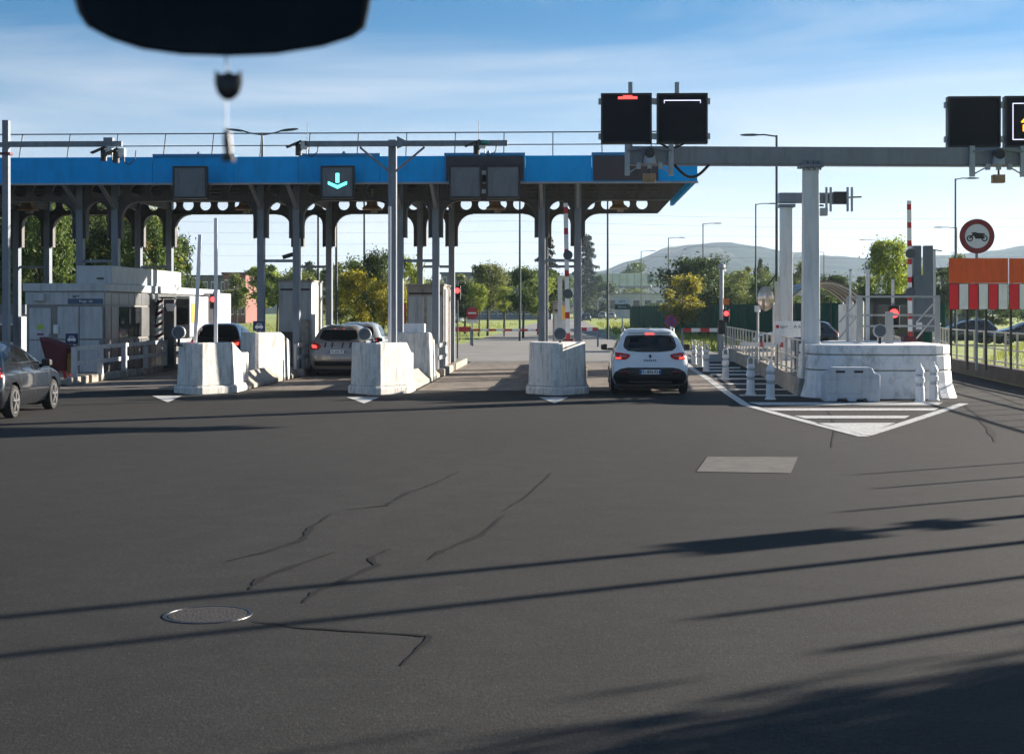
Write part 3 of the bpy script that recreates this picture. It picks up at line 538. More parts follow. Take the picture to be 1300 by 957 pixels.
# ------------------------------------------------------------------ camera poles
def camhead(t, x, y, z, s=1):
    MB().bar((x-.30*s, y-.1, z-.12), (x+.1*s, y-.1, z+.05), .2, .035).build('sun_shield', black, t)
    MB().cyl((x+.0*s, y, z-.32), (x, y, z-.02), .085, n=12).build('camera_dome', black, t)
    MB().b2((x+.06, y-.08, z-.16), (x+.24, y+.08, z+.06)).build('camera_body', whitepl, t, bevel=.02)
    pts = [(x+.2, y, z-.1), (x+.22, y, z-.3), (x+.36, y, z-.36), (x+.5, y, z-.22), (x+.52, y, z)]; MB().tube(pts, .014, 6).build('cable', black, t)
DT = 39.4
x, y, _ = P(498.5, 400, DT); zt = ZA(178, DT)
t = thing('camera_pole', 'tall grey tee-shaped camera pole with angled braces and two camera heads', 'pole', (x, y, .2))
MB().b2((x-.105, y-.105, .2), (x+.105, y+.105, zt)).build('post', steel, t, bevel=.01)
za = ZA(183.5, DT); xa, xb = P(388,0,DT)[0], P(645,0,DT)[0]
MB().b2((xa, y-.27, za-.07), (xb, y-.11, za+.07)).build('arm', steel, t, bevel=.008)
for q, e in ((P(458,188,DT), P(494,218,DT)), (P(540,188,DT), P(503,218,DT))): MB().tube([(q[0], y-.19, q[2]), (e[0], y-.1, e[2])], .03).build('brace', steel, t)
m = MB(); m.prism([(x+.15,za-.15),(x+.5,za+.0),(x+.15,za+.18)], 'y', y-.33, y-.28); m.build('fin', steel, t)
camhead(t, P(380,0,DT)[0], y-.19, za+.02); camhead(t, P(606,0,DT)[0], y-.19, za+.02); MB().b2((P(612,0,DT)[0], y-.4, za-.02), (P(622,0,DT)[0], y-.28, za+.04)).build('teal_cap', pm('teal', (.01,.3,.25), .5), t)
for px in (391, 608.5): q = P(px, 155, DT); MB().cyl((q[0], y-.19, za), (q[0], y-.19, q[2]), .008, n=6).build('antenna', black, t)
x, y, _ = P(8, 400, DT); zt = ZA(153, DT)
t = thing('camera_pole', 'tall grey camera pole with a single long arm beside the panelled booth', 'pole', (x, y, 0))
MB().b2((x-.085, y-.085, 0), (x+.085, y+.085, zt)).build('post', steel, t, bevel=.01); MB().b2((x+.085, y-.07, za-.07), (P(157,0,DT)[0], y+.07, za+.07)).build('arm', steel, t, bevel=.008); MB().b2((x-2, y-.07, za-.05), (x-.085, y+.07, za+.05)).build('arm', steel, t)
MB().b2((x-.14, y-.12, ZA(197,DT)), (x+.14, y+.12, ZA(194,DT))).build('clamp', redd, t)
q = P(140,0,DT)[0]; MB().b2((q-.12, y-.1, za+.02), (q+.12, y+.1, za+.16)).build('bracket', steel, t); camhead(t, q-.1, y-.12, za-.14); camhead(t, q+.25, y-.2, za-.2)
# ================================================================== RIGHT-HAND ISLAND
ri = thing('traffic_island', 'broad white banded concrete island carrying the sign gantry', 'island', (7.3, 38, 0))
uc, w4 = 7.33, 1.72
def plan4(k, z, front=34.9, back=40.5, n=16):
    r = 1.1; w_ = w4*k; pts = [( (w_-r)+r*math.cos(R(a)) if True else 0, 0) for a in ()]
    out = []
    for a in range(n+1):
        t = R(180+a*180/n); out.append((uc+w_*math.copysign(abs(math.cos(t))**.62, math.cos(t)), front+(1-k)*1.2+1.5+1.5*(-abs(math.sin(t))**.62), z))
    return out+[(uc+w_, back, z), (uc-w_*.2, back, z), (uc-w_, 37.0, z)]
lt = pm('white_band_concrete', (.80,.80,.80), .7, var=.10, scale=1.5, bump=.15, bscale=30, dirt=(.10,.095,.085), dirtamt=.6, dscale=(2.5,2.5,1.2))
MB().loft([plan4(1.075, 0), plan4(1.05, .12), plan4(1.015, .36), plan4(1.0, .64)]).build('lower_course', lt, ri, bevel=.02)
MB().loft([plan4(1.0, .665), plan4(.99, 1.0)]).build('middle_course', lt, ri, bevel=.02)
MB().loft([plan4(.985, 1.025), plan4(.985, 1.24)]).build('upper_course', lt, ri, bevel=.025)
MB().loft([plan4(.96, .64), plan4(.96, 1.02)]).build('joint_core', concg, ri)
# retaining kerb along the island, then fence
K = [G(1012,503), G(985,487), G(958,472.5), G(935,461), G(912,449.5)]
for i in range(4):
    a, b = Vector(K[i]), Vector(K[i+1]); d = (b-a).normalized(); n_ = Vector((d.y, -d.x)); m = MB(); t_ = .28
    m.add([(a.x,a.y,0),(b.x,b.y,0),(b.x+n_.x*t_,b.y+n_.y*t_,0),(a.x+n_.x*t_,a.y+n_.y*t_,0),(a.x+n_.x*.06,a.y+n_.y*.06,.42),(b.x+n_.x*.06,b.y+n_.y*.06,.42),(b.x+n_.x*t_,b.y+n_.y*t_,.42),(a.x+n_.x*t_,a.y+n_.y*t_,.42)], [(0,1,2,3),(4,5,6,7),(0,1,5,4),(1,2,6,5),(2,3,7,6),(3,0,4,7)]); m.build('retaining_kerb', concg, ri)
sheet('island_slab', [(K[0][0]+.25,40.3),(9.0,40.3),(10.3,50),(12.5,62),(13.2,72),(K[4][0]+.3,K[4][1])], .40, concg, ri)
E4 = [(9.05,40.3),(10.0,46),(11.2,54),(12.8,64)]
for a, b in zip(E4, E4[1:]): MB().bar((a[0],a[1],.2), (b[0],b[1],.2), .22, .4).build('retaining_kerb', concg, ri)
ivory = pm('ivory_rail', (.55,.53,.48), .55, .1, var=.08, dirt=(.2,.17,.13), dirtamt=.5)
def fence(label, pts, z0, z1, step, name='railing_fence', mat=ivory, mids=(.12,.5), w_=.045, cat='fence'):
    t = thing(name, label, cat, (pts[0][0], pts[0][1], z0))
    for a, b in zip(pts, pts[1:]):
        a, b = Vector(a), Vector(b); n = max(1, round((b-a).length/step))
        for i in range(n+(tuple(b) == tuple(pts[-1]))):
            q = a.lerp(b, i/n); MB().b2((q.x-w_/2, q.y-w_/2, z0), (q.x+w_/2, q.y+w_/2, z1+.03)).build('picket', mat, t)
        for f in list(mids)+[1]: MB().bar((a.x, a.y, z0+(z1-z0)*f), (b.x, b.y, z0+(z1-z0)*f), .035, .04).build('rail', mat, t)
    return t
off = lambda p, d: (p[0]+d, p[1]+.05)
fence('ivory railing fence along the retaining kerb of the white island', [off(p, .16) for p in K], .42, 1.32, 1.45, w_=.05)
fence('ivory railing fence behind the platform, bordering the far side of the white island', [(9.0,41.2),(10.1,48),(11.6,57)], .4, 1.3, 1.2, w_=.05)
# boundary wall and railing of the right lane
B = [(11.9,28),(12.12,36),(12.3,41),(13.0,52.5),(14.5,61),(18,74)]
bw = thing('boundary_wall', 'low dark concrete wall curving along the outer lane', 'wall', (12.5, 45, 0))
for a, b in zip(B, B[1:]): MB().bar((a[0]+.15,a[1],.2), (b[0]+.15,b[1],.2), .3, .42).build('wall_section', pm('dark_concrete', (.10,.085,.075), .9, var=.35, scale=1.2, bump=.4, bscale=25, dirt=(.03,.028,.025), dirtamt=.7), bw)
fence('long ivory railing fence on the low dark wall of the outer lane', [(p[0]+.15, p[1]) for p in B], .41, 1.40, 1.45, w_=.05)
# platform railing on the white island
t = thing('platform_railing', 'grey steel platform railing with braces on top of the white island', 'railing', (8.2, 38, 1.24))
def at(px, D): return W(px, D)
gr = pm('railing_grey', (.36,.37,.38), .45, .5, var=.1)
xs = [at(1091,37.2), at(1190,37.2)]; bk = [(xs[0][0]+.0, xs[0][1]+1.6), (xs[1][0]-.02, xs[1][1]+1.6)]
for q, wd in ((xs[0], .13), (xs[1], .12), (bk[0], .06), (bk[1], .06)): MB().b2((q[0]-wd/2, q[1]-.04, 1.24), (q[0]+wd/2, q[1]+.04, 2.42)).build('post', gr, t)
for z in (2.39, 1.93, 1.66):
    MB().bar((xs[0][0], xs[0][1], z), (xs[1][0], xs[1][1], z), .04, .05).build('rail', gr, t)
for a, b in zip(xs, bk):
    for z in (2.39, 1.9): MB().bar((a[0], a[1], z), (b[0], b[1], z), .04, .04).build('rail', gr, t)
for sg, q in ((-1, xs[0]), (-1, xs[1])):
    MB().tube([(q[0]-.02, q[1], 2.3), (q[0]-.42, q[1]+.4, 1.75)], .022).build('brace', gr, t); MB().tube([(q[0]-.02, q[1], 1.95), (q[0]-.42, q[1]+.4, 1.35)], .022).build('brace', gr, t)
q = at(1129,37.0); MB().b2((q[0]-.09, q[1]-.05, 1.24), (q[0]+.09, q[1]+.05, 2.02)).build('short_post', gr, t)
b_ = beacon(1117, 420, 36.6, 'round dark-faced beacon on the white banded island'); 
# slotted tower
x, y, _ = P(1171, 400, 38.8); z1 = ZA(312, 38.8)
t = thing('sensor_tower', 'tall slotted grey sensor tower behind the platform railing', 'tower', (x, y, 1.24))
slate = pm('slate_metal', (.12,.145,.175), .5, .2, var=.1, scale=2, dirt=(.06,.07,.08), dirtamt=.4)
for a, b in ((-.25, -.05), (.03, .25)): MB().b2((x+a, y-.12, 2.4), (x+b, y+.12, z1)).build('upper_channel', slate, t, bevel=.01)
MB().b2((x-.25, y-.13, 1.7), (x+.25, y+.13, 2.95)).build('body', slate, t, bevel=.01)
MB().b2((x-.26, y-.16, 1.5), (x+.38, y+.16, 1.9)).build('base_box', slate, t, bevel=.01); MB().b2((x-.24, y-.14, 1.24), (x-.02, y+.14, 1.5)).build('foot', black, t)
MB().b2((x+.27, y-.05, 1.9), (x+.33, y+.05, 3.6)).build('bright_edge', silver, t); MB().b2((x-.2, y-.18, 1.56), (x-.05, y-.165, 1.74)).build('white_tag', whitepl, t); MB().bar((x+.25, y, z1-.1), (x+.5, y, z1-.14), .03, .03).build('side_arm', black, t)
boom('raised red and white striped boom beside the slotted sensor tower', 1155.5, 38.6, 255, 428, .10, None, striped=15, lean=-.03, discs=(322, 371))
for px, y0, y1, D, wd, lab in ((1079.5,344,436,39.5,.05,'thin white post beside the arched shelter end'), (1101.5,342,436,39.8,.09,'stout white post with a small arm on the island platform'), (1133.5,355,394,47,.08,'white post above the red cross signal')):
    p = P(px, y1, D); z0 = .4 if lab.startswith('white post ab') else 1.24
    t = thing('white_post', lab, 'post', (p[0], p[1], z0)); MB().b2((p[0]-wd/2, p[1]-wd/2, z0), (p[0]+wd/2, p[1]+wd/2, ZA(y0, D))).build('shaft', whitepl, t); MB().b2((p[0]-wd/2-.01, p[1]-wd/2-.01, ZA(y0, D)), (p[0]+wd/2+.01, p[1]+wd/2+.01, ZA(y0, D)+.04)).build('cap', steel, t)
def tlight(label, px, py, D, zg, amber=False, s=1):
    x, y, z = P(px, py, D); t = thing('traffic_light', label, 'traffic light', (x, y, zg)); MB().b2((x-.03, y+.12, zg), (x+.03, y+.18, z+.3)).build('pole', steel, t)
    MB().b2((x-.13*s, y, z-.36*s), (x+.13*s, y+.12, z+.18*s)).build('housing', black, t, bevel=.03); MB().cyl((x, y-.012, z), (x, y-.002, z), .1*s, n=16).build('red_lamp', redlamp, t); MB().cyl((x, y-.012, z-.22*s), (x, y-.002, z-.22*s), .085*s, n=14).build('dark_lamp', paneld, t)
    if amber: MB().b2((x-.12, y, z+.36), (x+.12, y+.1, z+.62)).build('amber_box', pm('amber_box', (.6,.16,.02), .5), t)
    return t
t = tlight('traffic light showing a lit red disc on the white island', 1135, 398, 44, .4, s=1.3); q = P(1135,398,44); MB().b2((q[0]-.09, q[1]-.02, q[2]-.02), (q[0]+.09, q[1]-.013, q[2]+.02)).build('white_bar', whitep, t)
tlight('red traffic light with amber box beside the green mesh fence', 922, 398, 62, .4, True)
tlight('red traffic light seen past the silver booms', 270.5, 380, 56, 0); tlight('red traffic light beside the beige kiosk', 580.5, 369, 57, 0)
# ------------------------------------------------------------------ sign gantry
DG = 36.3; x0, y0, _ = P(1029, 400, DG); zb = 5.78
gt = thing('sign_gantry', 'tall pale steel gantry with a long beam carrying the square message signs', 'gantry', (x0, y0, 0), rz=0)
pale = pm('pale_column_paint', (.64,.65,.65), .55, .1, var=.06, scale=1.5, dirt=(.25,.25,.24), dirtamt=.4, dscale=(4,4,.4))
MB().loft([[(x0+sx*a, y0+sy*a, z) for sx, sy in ((-1,-1),(1,-1),(1,1),(-1,1))] for a, z in ((.33,0),(.30,.25),(.215,.95),(.2,1.3),(.178,5.45),(.178,5.5))]).build('column', pale, gt, bevel=.02)
MB().b2((x0-.28, y0-.28, 5.5), (x0+.28, y0+.28, 5.565)).build('flange_plate', steel, gt); 
for a in (-.2, -.07, .07, .2): MB().b2((x0+a-.02, y0-.26, 5.43), (x0+a+.02, y0-.18, 5.66)).build('bolt', steel, gt)
rot = R(4.2)
def gb(s_, z, dy=0): return (x0+s_*math.cos(rot)-dy*math.sin(rot), y0+s_*math.sin(rot)+dy*math.cos(rot), z)
MB().bar(gb(-4.5, zb), gb(6.6, zb), .36, .43).build('beam', beamm, gt, bevel=.015)
MB().bar(gb(-4.48, zb-.222), gb(6.6, zb-.222), .38, .012).build('beam_flange', steel, gt)
def gear(t, s0, z=zb, k=1):
    for a in (-.62*k, .62*k):
        p = gb(s0+a, z-.5, -.24); q = gb(s0+a, z+.24, -.24); MB().bar(p, q, .12, .1).build('hanger', galv, t)
        for a2 in (1,): MB().tube([gb(s0+a, z-.46, -.26), gb(s0+a*.25, z-.2, -.3)], .018, 6).build('hanger_brace', galv, t)
        MB().tube([gb(s0+a, z+.1, -.28), gb(s0, z+.17, -.36)], .03, 6).build('hanger_arm', steel, t)
    c = gb(s0, z, -.32); MB().cyl((c[0], c[1]-.14, c[2]+.02), (c[0], c[1]+.16, c[2]+.02), .12, n=12).build('sensor_drum', black, t); MB().cyl((c[0], c[1], c[2]-.22), (c[0], c[1], c[2]+.04), .16, .12, n=12).build('sensor_cup', galv, t)
    for a in (-.26, 0, .26): MB().b2((c[0]+a-.05, c[1]-.06, c[2]-.34), (c[0]+a+.05, c[1]+.06, c[2]-.2)).build('sensor_foot', galv, t)
    MB().b2((c[0]-.16, c[1]-.1, c[2]-.66), (c[0]+.14, c[1]+.1, c[2]-.46)).build('floodlight', lampm, t, bevel=.02); MB().cyl((c[0], c[1], c[2]-.48), (c[0], c[1], c[2]-.2), .025, n=8).build('floodlight_stem', black, t)
gear(gt, -3.96, k=.85); gear(gt, 4.5)
pts = [gb(-3.35+.07*i, zb-.23-.3*math.sin(math.pi*i/12), -.2) for i in range(13)]; MB().tube([(p[0], p[1], p[2]) for p in pts], .035, 8).build('hanging_cable', black, gt)
pts = [gb(-3.7+.06*i, zb+.28-.1*math.sin(math.pi*i/10), -.2) for i in range(11)]; MB().tube(pts, .025, 6).build('hanging_cable', black, gt)
def vms(label, x0p, x1p, y0p, y1p, D, deco):
    t, cx, cy, cz, wd = lane_sign(x0p, x1p, y0p, y1p, D, paneld, label, None, .045, .22, 'message_sign')
    for sx in (-1, 1):
        for dz in (-.42, .42): MB().b2((cx+sx*(wd/2+.03)-.03, cy+.04, cz+dz-.07), (cx+sx*(wd/2+.03)+.03, cy+.16, cz+dz+.07)).build('hinge', galv, t)
    for dx in (.1,): MB().b2((cx-.05+dx*(1 if deco == 'r' else -1.2), cy+.1, cz-wd/2-.12), (cx+.05+dx*(1 if deco == 'r' else -1.2), cy+.2, cz+wd/2+.28 if deco in 'rb' else cz)).build('mast', galv, t)
    if deco == 'r':
        m = MB(); m.b2((cx-.2, cy-.016, cz+.46), (cx+.26, cy-.012, cz+.52)); m.b2((cx-.08, cy-.016, cz+.52), (cx+.14, cy-.012, cz+.55)); m.build('red_led_strip', redled, t)
    if deco == 'b':
        m = MB(); m.b2((cx-.44, cy-.016, cz+.42), (cx+.44, cy-.012, cz+.44)); m.b2((cx-.44, cy-.016, cz+.36), (cx-.425, cy-.012, cz+.42)); m.b2((cx+.425, cy-.016, cz+.36), (cx+.44, cy-.012, cz+.42)); m.build('white_led_frame', whiteled, t)
    if deco == 'o':
        m = MB(); a = .45
        m.b2((cx-a, cy-.016, cz+a-.02), (cx+a, cy-.012, cz+a)); m.b2((cx-a, cy-.016, cz-a), (cx+a, cy-.012, cz-a+.02)); m.b2((cx-a, cy-.016, cz-a+.02), (cx-a+.02, cy-.012, cz+a-.02)); m.b2((cx+a-.02, cy-.016, cz-a+.02), (cx+a, cy-.012, cz+a-.02)); m.build('white_led_frame', whiteled, t)
        m = MB(); m.prism([(cx-.25,cz-.02),(cx-.05,cz+.22),(cx+.1,cz+.22),(cx+.1,cz+.1),(cx+.3,cz+.1),(cx+.3,cz-.02)], 'y', cy-.016, cy-.012); m.b2((cx-.2, cy-.016, cz-.24), (cx+.2, cy-.012, cz-.08)); m.build('amber_led_symbol', amberled, t)
vms('dark square message sign with a short red lit strip on the gantry', 763, 827.5, 118.5, 182.5, 35.9, 'r')
vms('dark square message sign with a thin white lit bracket on the gantry', 834, 898.5, 118.5, 182.5, 35.95, 'b')
vms('blank dark square message sign at the outer end of the gantry', 1203.5, 1270, 122.5, 187, 36.45, 'n')
vms('dark square message sign with amber symbol inside a white lit frame', 1276, 1342, 122, 187, 36.5, 'o')
# second gantry
x0, y0, _ = P(998, 400, 49.5); rot = R(3); g2 = thing('sensor_gantry', 'shorter pale gantry whose arm ends in sensors and upright bars', 'gantry', (x0, y0, .4))
MB().b2((x0-.19, y0-.19, .4), (x0+.19, y0+.19, 5.45)).build('column', pale, g2, bevel=.02); MB().b2((x0-.27, y0-.27, 5.45), (x0+.27, y0+.27, 5.55)).build('flange_plate', steel, g2)
MB().bar(gb(-.25, 5.76), gb(2.0, 5.76), .3, .34).build('arm', beamm, g2, bevel=.012)
for s_ in (1.28, 1.42, 1.98, 2.12): MB().bar(gb(s_, 5.3, -.25), gb(s_, 6.1, -.25), .07, .07).build('upright_bar', galv, g2)
MB().bar(gb(2.0, 5.78), gb(2.5, 5.8), .05, .05).build('probe', black, g2); MB().bar(gb(1.55, 5.76, -.05), gb(2.0, 5.76, -.05), .34, .4).build('sensor_block', black, g2)
c = gb(1.2, 5.3, -.2); MB().b2((c[0]-.13, c[1]-.1, c[2]-.14), (c[0]+.13, c[1]+.1, c[2]+.12)).build('floodlight', galv, g2, bevel=.02); MB().bar(gb(.75, 5.5, -.2), gb(1.2, 5.5, -.2), .05, .06).build('cable_tray', black, g2)
m = MB()
for i in range(9): m.cyl((x0+.55, y0, 1.6+i*.4), (x0+.55, y0, 1.85+i*.4), .012, n=6)
MB().cyl((x0+.55, y0, .4), (x0+.55, y0, 5.55), .012, n=6).build('hanging_cable', black, g2)
# ------------------------------------------------------------------ water-filled block and bollards
x, y = G(1082, 511); t = thing('plastic_barrier_block', 'pale grey plastic barrier block in front of the white banded island', 'barrier', (x, y, 0)); wd, hh = .62, .78
pl = pm('grey_plastic', (.46,.50,.54), .6, var=.06, dirt=(.2,.2,.2), dirtamt=.4)
def pro(yo, k): return [(x-wd*k, .0+.02), (x-wd*.55, .02), (x-wd*.5, .09), (x-wd*.2, .09), (x-wd*.14, .02), (x+wd*.14, .02), (x+wd*.2, .09), (x+wd*.5, .09), (x+wd*.55, .02), (x+wd*k, .02), (x+wd*k, .62), (x+wd*.8, .66), (x+wd*.7, hh), (x-wd*.7, hh), (x-wd*.8, .66), (x-wd*k, .62)]
MB().prism(pro(0, 1), 'y', y, y+.42).build('block', pl, t, bevel=.025)
for dx in (-.26, .14): MB().b2((x+dx-.1, y-.006, .66), (x+dx+.1, y+.02, .71)).build('grip_recess', black, t)
for z in (.2, .5): MB().b2((x-wd*.86, y-.02, z), (x+wd*.86, y+.01, z+.05)).build('rib', pl, t, bevel=.012)
bollm = pm('bollard_white', (.80,.80,.80), .5, var=.06, dirt=(.3,.3,.3), dirtamt=.4); bollg = pm('bollard_band', (.40,.43,.46), .45, var=.08)
def mk_bollard(handle):
    t = thing('flexible_bollard', '', 'bollard'); m = MB(); k = .8
    m.lathe([(.13,0),(.13,.02),(.105,.035),(.095,.3),(.095,.33),(.08,.35),(.08,.43),(.105,.45),(.105,.55),(.08,.57),(.08,.64),(.1,.66),(.1,.70),(.05,.80 if not handle else .74)], (0,0,0), 18); m.build('body', bollm, t, world=False, smooth='auto')
    MB().lathe([(.083,.355),(.083,.425)], (0,0,0), 18).build('reflective_band', bollg, t, world=False); MB().lathe([(.083,.575),(.083,.635)], (0,0,0), 18).build('reflective_band', bollg, t, world=False)
    if handle: MB().tube([(-.07,0,.66),(-.075,0,.86),(-.04,0,.91),(.04,0,.91),(.075,0,.86),(.07,0,.66)], .02, 8).build('handle', bollm, t, world=False)
    else: MB().lathe([(.03,.79),(.03,.86),(.01,.88)], (0,0,0), 8).build('finial', bollm, t, world=False)
    return t
b0, b1 = mk_bollard(True), mk_bollard(False); used = [0, 0]
for px, py, hd, lab in ((921,482,1,'white loop-handled bollard on the hatching, second along the ivory fence'), (953,500.5,1,'white loop-handled bollard beside the painted edge line near the plain bollard'), (978,507,0,'squat white bollard without loop at the white island corner'),
    (1168,510.5,0,'white knob-topped bollard standing before its twin by the barrier block'), (1185.5,508,0,'white knob-topped bollard at the rounded edge of the banded island'), (896.5,471.5,1,'white loop-handled bollard first in the clump behind the white car'), (889,466,1,'white loop-handled bollard in the middle of the clump behind the white car'), (881,462.5,1,'white loop-handled bollard at the far end of the clump behind the white car')):
    pr = b0 if hd else b1; ix = 0 if hd else 1
    o = pr if not used[ix] else copy_tree(pr); used[ix] = 1; o.location = (*G(px, py), 0); o['label'] = lab; o['group'] = 'white flexible bollards'; o.rotation_euler[2] = R(px*7%40-20)
# ------------------------------------------------------------------ arched shelter, name board, mirror, lowered boom
sh = thing('arched_shelter', 'small arched shelter with ivory hoops and white side panels', 'shelter', (*W(1040, 53), .4))
ua, ub = W(994,53)[0], W(1085,53)[0]; ub = ua+2.55; dk = pm('smoked_sheet', (.05,.045,.04), .4, var=.2)
for k in range(5):
    v = 52+k*.95; pts = [(ua, v, .4), (ua, v, 2.35)]+[(ua+(ub-ua)*i/10, v, 2.35+.65*math.sin(math.pi*i/10)**.8) for i in range(1, 10)]+[(ub, v, 2.35), (ub, v, .4)]
    MB().tube(pts, .035, 6).build('hoop', ivory, sh)
m = MB(); rg = [(ua+(ub-ua)*i/14, 2.40+.66*math.sin(math.pi*i/14)**.8) for i in range(15)]
m.add([(a, 51.9, b) for a, b in rg]+[(a, 55.9, b) for a, b in rg]+[(a, 51.9, b+.03) for a, b in rg]+[(a, 55.9, b+.03) for a, b in rg], [(i, i+1, 16+i, 15+i) for i in range(14)]+[(45+i, 46+i, 31+i, 30+i) for i in range(14)]+[(30+i, 31+i, i+1, i) for i in range(14)]); m.build('roof_sheet', dk, sh)
for k in range(4):
    for uu in (ua, ub): MB().b2((uu-.015, 52.06+k*.95, .75), (uu+.015, 52.9+k*.95, 2.28)).build('side_panel', whitepl, sh)
for k in range(3): MB().b2((ub-.85+k*.28, 51.9, .7), (ub-.6+k*.28, 51.93, 2.25)).build('front_panel', whitepl, sh)
x, y, z = P(1000, 421, 41.5); t = thing('name_board', 'white board with small red logo and dark lettering behind the railing', 'sign', (x, y, .4)); 
MB().b2((x-.36, y, 1.1), (x+.36, y+.03, 1.75)).build('board', whitep, t, bevel=.005)
for dx in (-.28, .28): MB().b2((x+dx-.02, y+.03, .4), (x+dx+.02, y+.07, 1.7)).build('post', steel, t)
text('aprr', .13, MC['ink'], t, (-.1, -.004, 1.2)); text('A 6', .13, MC['ink'], t, (.26, -.004, 1.2)); MB().cyl((x-.28, y-.006, 1.6), (x-.28, y-.001, 1.6), .05, n=12).build('red_logo', red, t)
x, y, z = P(972, 379, 44); t = thing('convex_mirror', 'oval convex traffic mirror on a pale pole by the lamp post', 'mirror', (x, y, .4)); m = MB()
m.loft([[(x+a*math.cos(2*math.pi*i/20), y-q, z+b*math.sin(2*math.pi*i/20)) for i in range(20)] for a, b, q in ((.23,.36,-.06),(.24,.37,.0),(.2,.32,.03),(.1,.16,.06),(.01,.02,.07))]); m.build('mirror_face', pm('mirror_face', (.52,.44,.36), .15, .6, var=.25, scale=3), t, smooth='auto'); MB().b2((x+.28, y+.02, .4), (x+.42, y+.14, z+.5)).build('pole', ivory, t); MB().tube([(x, y+.05, z+.3), (x+.35, y+.08, z+.75)], .025, 6).build('bracket', black, t)
x, y, z = P(962, 388, 47); t = thing('camera_pole', 'short thin pole with a small white camera beside the convex mirror', 'camera', (x, y, .4)); MB().cyl((x, y, .4), (x, y, z), .035, n=8).build('pole', galv, t); MB().b2((x+.05, y-.1, z-.05), (x+.4, y+.08, z+.12)).build('camera_body', whitepl, t, bevel=.03); MB().cyl((x-.02, y-.06, z-.2), (x-.02, y-.06, z+.0), .09, n=10).build('dome', whitepl, t)
t = thing('lowered_boom', 'lowered white boom with red marks behind the ivory railing', 'boom', (*W(1012, 40.2), .4)); a = P(940, 437, 46.5); b = P(1008, 438, 40.3)
MB().bar(a, b, .06, .13).build('arm', whitepl, t)
for f in (.42, .78):
    p = Vector(a).lerp(Vector(b), f); q = Vector(a).lerp(Vector(b), f+.06); MB().bar(p, q, .075, .14).build('red_mark', red, t)
q = W(1017, 40.2); MB().b2((q[0]-.18, q[1]-.15, .4), (q[0]+.1, q[1]+.2, 1.33)).build('motor_cabinet', navy, t, bevel=.02); MB().b2((q[0]-.0, q[1]-.17, .6), (q[0]+.16, q[1]-.15, 1.34)).build('red_panel', redd, t)
x, y, z = P(916, 343, 63); t = thing('camera_mast', 'pale slim mast with round head at the end of the ivory fence', 'mast', (x, y, .4)); MB().cyl((x, y, .4), (x, y, z), .09, n=12).build('shaft', galv, t); MB().lathe([(.05,0),(.16,.1),(.16,.22),(.05,.3)], (x, y, z), 12).build('head', galv, t); MB().b2((x-.14, y-.12, 1.05), (x+.14, y+.1, 1.65)).build('black_box', black, t)
# cabin behind
p = W(1120, 64); t = thing('toll_cabin', 'dark glazed cabin behind the platform railing', 'cabin', (p[0], p[1], 0)); hw = 1.25
MB().b2((p[0]-hw, p[1], 0), (p[0]+hw, p[1]+3, 2.55)).build('wall', pm('cabin_dark', (.025,.028,.035), .5), t); MB().b2((p[0]-hw-.15, p[1]-.2, 2.55), (p[0]+hw+.15, p[1]+3.2, 2.75)).build('roof', black, t)
for dx in (-.7, .1, .8): MB().b2((p[0]+dx-.3, p[1]-.02, 1.0), (p[0]+dx+.3, p[1]-.004, 2.3)).build('window', glass, t)
# ------------------------------------------------------------------ orange board and round sign
DO = 41.5
def orange_board(label, px0, px1, n, first):
    a = P(px0, 393, DO); b = P(px1, 328, DO); t = thing('hazard_board', label, 'sign', (a[0], a[1]+.1, .4)); wd = b[0]-a[0]; zm = ZA(360, DO); yy = a[1]
    MB().b2((a[0], yy, zm+.01), (b[0], yy+.05, b[2])).build('orange_panel', orange, t, bevel=.006); MB().b2((a[0], yy+.01, a[2]), (b[0], yy+.05, zm)).build('backing', black, t)
    for k in range(n): s_ = wd/n; MB().b2((a[0]+k*s_+.012, yy-.012, a[2]+.01), (a[0]+(k+1)*s_-.018, yy+.008, zm-.015)).build('red_panel' if (k+first)%2 == 0 else 'white_panel', pm('signal_red', (.72,.006,.02), .4, var=.08) if (k+first)%2 == 0 else whitep, t, bevel=.003)
    for f in (.02, .3, .62): MB().b2((a[0]+wd*f, yy+.05, .4), (a[0]+wd*f+.06, yy+.11, zm)).build('leg', black, t)
orange_board('orange board over red and white panels, below the round motorcycle sign', 1205, 1279, 6, 0)
orange_board('orange board over red and white panels, second one after a narrow gap', 1281.5, 1355, 6, 0)
x, y, z = P(1240.5, 300, DO); t = thing('round_sign', 'round red-ringed sign with black motorcycle above the orange board', 'sign', (x, y, z-.5)); rr_ = .48
def disc(rad, y0, y1, mat, nm, nn=40): m = MB(); m.cyl((x, y1, z), (x, y0, z), rad, n=nn); return m.build(nm, mat, t)
disc(rr_, y, y+.03, pm('sign_rim_red', (.17,.008,.014), .45, var=.1), 'red_ring'); disc(.335, y-.006, y-.001, pm('sign_white', (.55,.58,.64), .5, var=.05), 'white_field'); MB().b2((x-.03, y+.03, .4), (x+.03, y+.09, z+.3)).build('post', steel, t)
def ring(cx, cz, r0, r1, nm, n=20): m = MB(); m.loft([[(cx+r*math.cos(2*math.pi*i/n), yy, cz+r*math.sin(2*math.pi*i/n)) for i in range(n)] for r, yy in ((r0, y-.007), (r0, y-.011), (r1, y-.011), (r1, y-.007))], cap=False); return m.build(nm, black, t)
ring(x-.20, z-.06, .088, .055, 'wheel_mark'); ring(x+.20, z-.06, .088, .055, 'wheel_mark')
